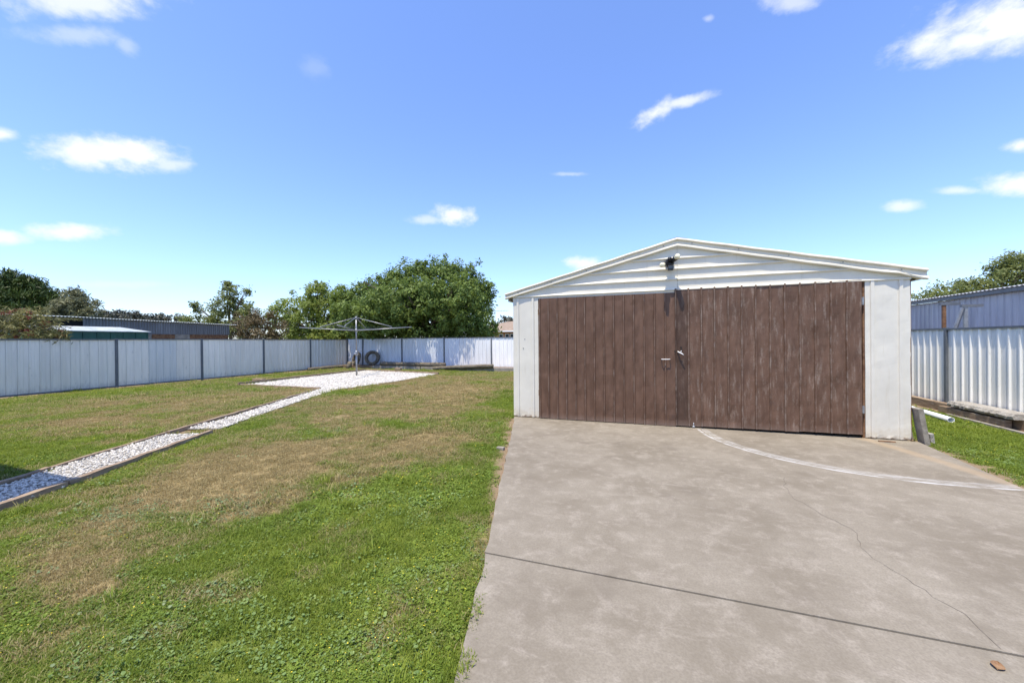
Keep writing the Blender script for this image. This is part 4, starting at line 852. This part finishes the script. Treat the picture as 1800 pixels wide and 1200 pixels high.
def scatter(name, pts, scl, rot, idx_, coll, dry=None, rv=None):
    m_ = bpy.data.meshes.new(name); m_.vertices.add(len(pts)); m_.vertices.foreach_set('co', np.asarray(pts, np.float32).reshape(-1))
    for nm, arr, ty in (('scl', scl, 'FLOAT'), ('idx', idx_, 'INT'), ('dry', dry, 'FLOAT'), ('rv', rv, 'FLOAT')):
        if arr is not None: m_.attributes.new(nm, ty, 'POINT').data.foreach_set('value', np.asarray(arr, np.int32 if ty == 'INT' else np.float32))
    m_.attributes.new('rot', 'FLOAT_VECTOR', 'POINT').data.foreach_set('vector', np.asarray(rot, np.float32).reshape(-1))
    o = bpy.data.objects.new(name, m_); C.objects.link(o)
    ng = bpy.data.node_groups.new(name, 'GeometryNodeTree'); ng.interface.new_socket('Geometry', in_out='INPUT', socket_type='NodeSocketGeometry'); ng.interface.new_socket('Geometry', in_out='OUTPUT', socket_type='NodeSocketGeometry')
    N = ng.nodes; L = ng.links; gi = N.new('NodeGroupInput'); go = N.new('NodeGroupOutput'); ip = N.new('GeometryNodeInstanceOnPoints'); ci = N.new('GeometryNodeCollectionInfo')
    ci.inputs['Collection'].default_value = coll; ci.inputs['Separate Children'].default_value = True; ci.inputs['Reset Children'].default_value = True
    def na(nm, ty):
        q = N.new('GeometryNodeInputNamedAttribute'); q.data_type = ty; q.inputs[0].default_value = nm; return q.outputs[0]
    L.new(gi.outputs[0], ip.inputs['Points']); L.new(ci.outputs[0], ip.inputs['Instance']); ip.inputs['Pick Instance'].default_value = True
    L.new(na('idx', 'INT'), ip.inputs['Instance Index']); L.new(na('rot', 'FLOAT_VECTOR'), ip.inputs['Rotation']); L.new(na('scl', 'FLOAT'), ip.inputs['Scale']); L.new(ip.outputs[0], go.inputs[0])
    md = o.modifiers.new('scatter', 'NODES'); md.node_group = ng; return o
GP = [blade_mesh('g', 46, .075, .010, .030, .005, 2.2, 'grass', s) for s in range(4)]      # 0-3
GP += [leafy_mesh('c', 34, .07, .008, .026, .0075, 3, 'clover', 20+s, 1 if s == 0 else 0) for s in range(3)]      # 4-6
GP += [leafy_mesh('m', 13, .085, .012, .036, .017, 1, 'mallow', 40+s) for s in range(3)]      # 7-9
GP += [blade_mesh('s', 26, .08, .006, .02, .004, 3.2, 'straw', 60+s) for s in range(2)]      # 10-11
GP += [blade_mesh('t', 34, .05, .03, .065, .005, 1.8, 'grass', 70+s) for s in range(2)]      # 12-13
gcol = proto_coll('grass_proto', GP)
def cand(n, x0, x1, y0, y1):
    return rng.uniform(x0, x1, n), rng.uniform(y0, y1, n)
zones = [(0.6, 3.2, 1150, .72), (3.2, 5.5, 620, .95), (5.5, 9, 300, 1.25), (9, 23, 130, 1.75)]
AXx = []; AY = []; AS = []
for d0, d1, den, sc in zones:
    x, y = cand(int(den*24*28), XL, XR, -2, YB) if d0 > 5 else cand(int(den*16*12), -9.5, XR, -1.5, 10)
    if d0 > 5: keep = rng.random(len(x)) < 1.0*(XR-XL)*(YB+2)/(24*28)
    else: keep = rng.random(len(x)) < (9.5+XR)*11.5/(16*12)
    x, y = x[keep], y[keep]
    D_ = x*fw[0]+y*fw[1]; Rr = x*RX[0]+y*RX[1]
    k = (D_ > d0) & (D_ <= d1) & (np.abs(Rr) < 1.75*D_+.6); AXx.append(x[k]); AY.append(y[k]); AS.append(np.full(k.sum(), sc))
x = np.concatenate(AXx); y = np.concatenate(AY); s = np.concatenate(AS)
edge = np.interp(y, [p[1] for p in slab_left], [p[0] for p in slab_left])+np.interp(y, [0, 2.2, 2.7, 3], [.03, .03, .015, -.03])*(fbm(y*5, y*0+3, 1)*2.6-.6)
conc = ((x > edge) & (x < np.interp(y, [4.9, 5.6, 6.7], [3.24, 3.3, 3.40])+.02) & (y < 6.75)) | ((x > SX0-.03) & (x < SX1+.06) & (y > 6.6) & (y < 13.7))
wob = (fbm(x*5, y*5, 5)-.5)*.16
k = ~conc & ~inpoly(x+wob, y+wob, path1) & ~inpoly(x+wob, y-wob, path2) & ~inpoly(x+wob*.8, y+wob, bedp) & ~inpoly(x, y, houses) & (x > XL+.1) & (x < 5.17) & ~((y > 16.35) & (x < -5.5)) & (y < YB-.1)
x, y, s = x[k], y[k], s[k]
br = bareness(x, y); k = rng.random(len(x)) > br*1.05; x, y, s, br = x[k], y[k], s[k], br[k]
dr_ = dryness(x, y)
dr_ = np.where(x > 3.2, np.clip(dr_*.35-.02, 0, 1), dr_)
n = len(x); u = rng.random(n); wn = fbm(x*1.6, y*1.6, 6); wn2 = fbm(x*2.3+9, y*2.3, 4); near = y < 9
typ = rng.integers(0, 4, n)
typ = np.where(u < np.clip((wn-.40)*3.2, .05, .75)*(1-dr_)*np.interp(y, [2, 6, 12], [1, .75, .3]), rng.integers(4, 7, n), typ)
mal = (rng.random(n) < np.clip((wn2-.52)*.9, 0, .13)*np.interp(y, [1, 5, 9], [1, .6, .1])*(1-.5*dr_))
typ = np.where(mal, rng.integers(7, 10, n), typ)
typ = np.where(rng.random(n) < np.clip(dr_-.35, 0, .6), rng.integers(10, 12, n), typ)
typ = np.where(rng.random(n) < np.clip((fbm(x*1.9, y*1.9, 7)-.45)*.5, .012, .12)*(y > 1)*(1-dr_), rng.integers(12, 14, n), typ)
# green-grey weed patches that the photograph shows by themselves
for px, py, r in ((400, 893, .22), (225, 905, .2), (180, 890, .16), (560, 762, .2), (80, 850, .3), (200, 1175, .18), (640, 1135, .22), (330, 1080, .3), (700, 1010, .2), (720, 880, .25), (1740, 800, .25), (850, 950, .2), (560, 905, .2), (480, 1120, .25)):
    c = gz(px, py); q = np.exp(-((x-c[0])**2+(y-c[1])**2)/(2*r*r)); typ = np.where(rng.random(n) < q*.35, rng.integers(7, 10, n), typ)
scl = s*rng.uniform(.6, 1.4, n)*(.7+.6*fbm(x*2.7, y*2.7, 2))*np.where(dr_ > .55, .8, 1)*np.where((typ >= 7) & (typ <= 9), rng.uniform(.45, .95, n)/np.maximum(s, 1)**.35, 1)
rot = np.stack([rng.normal(0, .07, n), rng.normal(0, .07, n), rng.uniform(0, 6.283, n)], -1)
zg = gheight(x, y); zg = np.where((x > np.interp(y, [p[1] for p in slab_left], [p[0] for p in slab_left])) & (x < 3) & (y < 6), .016, zg)
go_ = scatter('grass', np.stack([x, y, zg], -1), scl, rot, typ, gcol, dr_, np.clip(fbm(x*.9, y*.9, 3)+rng.normal(0, .18, n), 0, 1))
tag(go_, 'short weedy green and straw coloured lawn grass', 'grass', kind='stuff')
# white pebbles
pc = proto_coll('pebble_proto', [pebble_mesh('p', s) for s in range(6)])
PX_ = []; PY_ = []; PS = []
for poly, den in ((path1, 1500), (path2, 900), (bedp, 420)):
    xs = [p[0] for p in poly]; ys = [p[1] for p in poly]; A = (max(xs)-min(xs))*(max(ys)-min(ys)); q = int(A*den)
    a_, b_ = rng.uniform(min(xs)-.05, max(xs)+.05, q), rng.uniform(min(ys), max(ys), q); wv = (fbm(a_*4, b_*4, 2)-.5)*.12; k = inpoly(a_+wv, b_+wv, poly); PX_.append(a_[k]); PY_.append(b_[k]); PS.append(np.full(k.sum(), {1500: .013, 900: .017, 420: .024}[den]))
x, y, s = map(np.concatenate, (PX_, PY_, PS)); n = len(x)
pb = scatter('white_pebbles', np.stack([x, y, .016+rng.uniform(0, .014, n)], -1), s*rng.uniform(.65, 1.5, n), rng.uniform(0, 6.28, (n, 3))*np.array([.15, .15, 1]), rng.integers(0, 6, n), pc)
tag(pb, 'white crushed stone pebbles of the path and clothesline bed', 'pebbles', kind='stuff')
print('grass instances', go_.data.vertices.__len__(), 'pebbles', n)
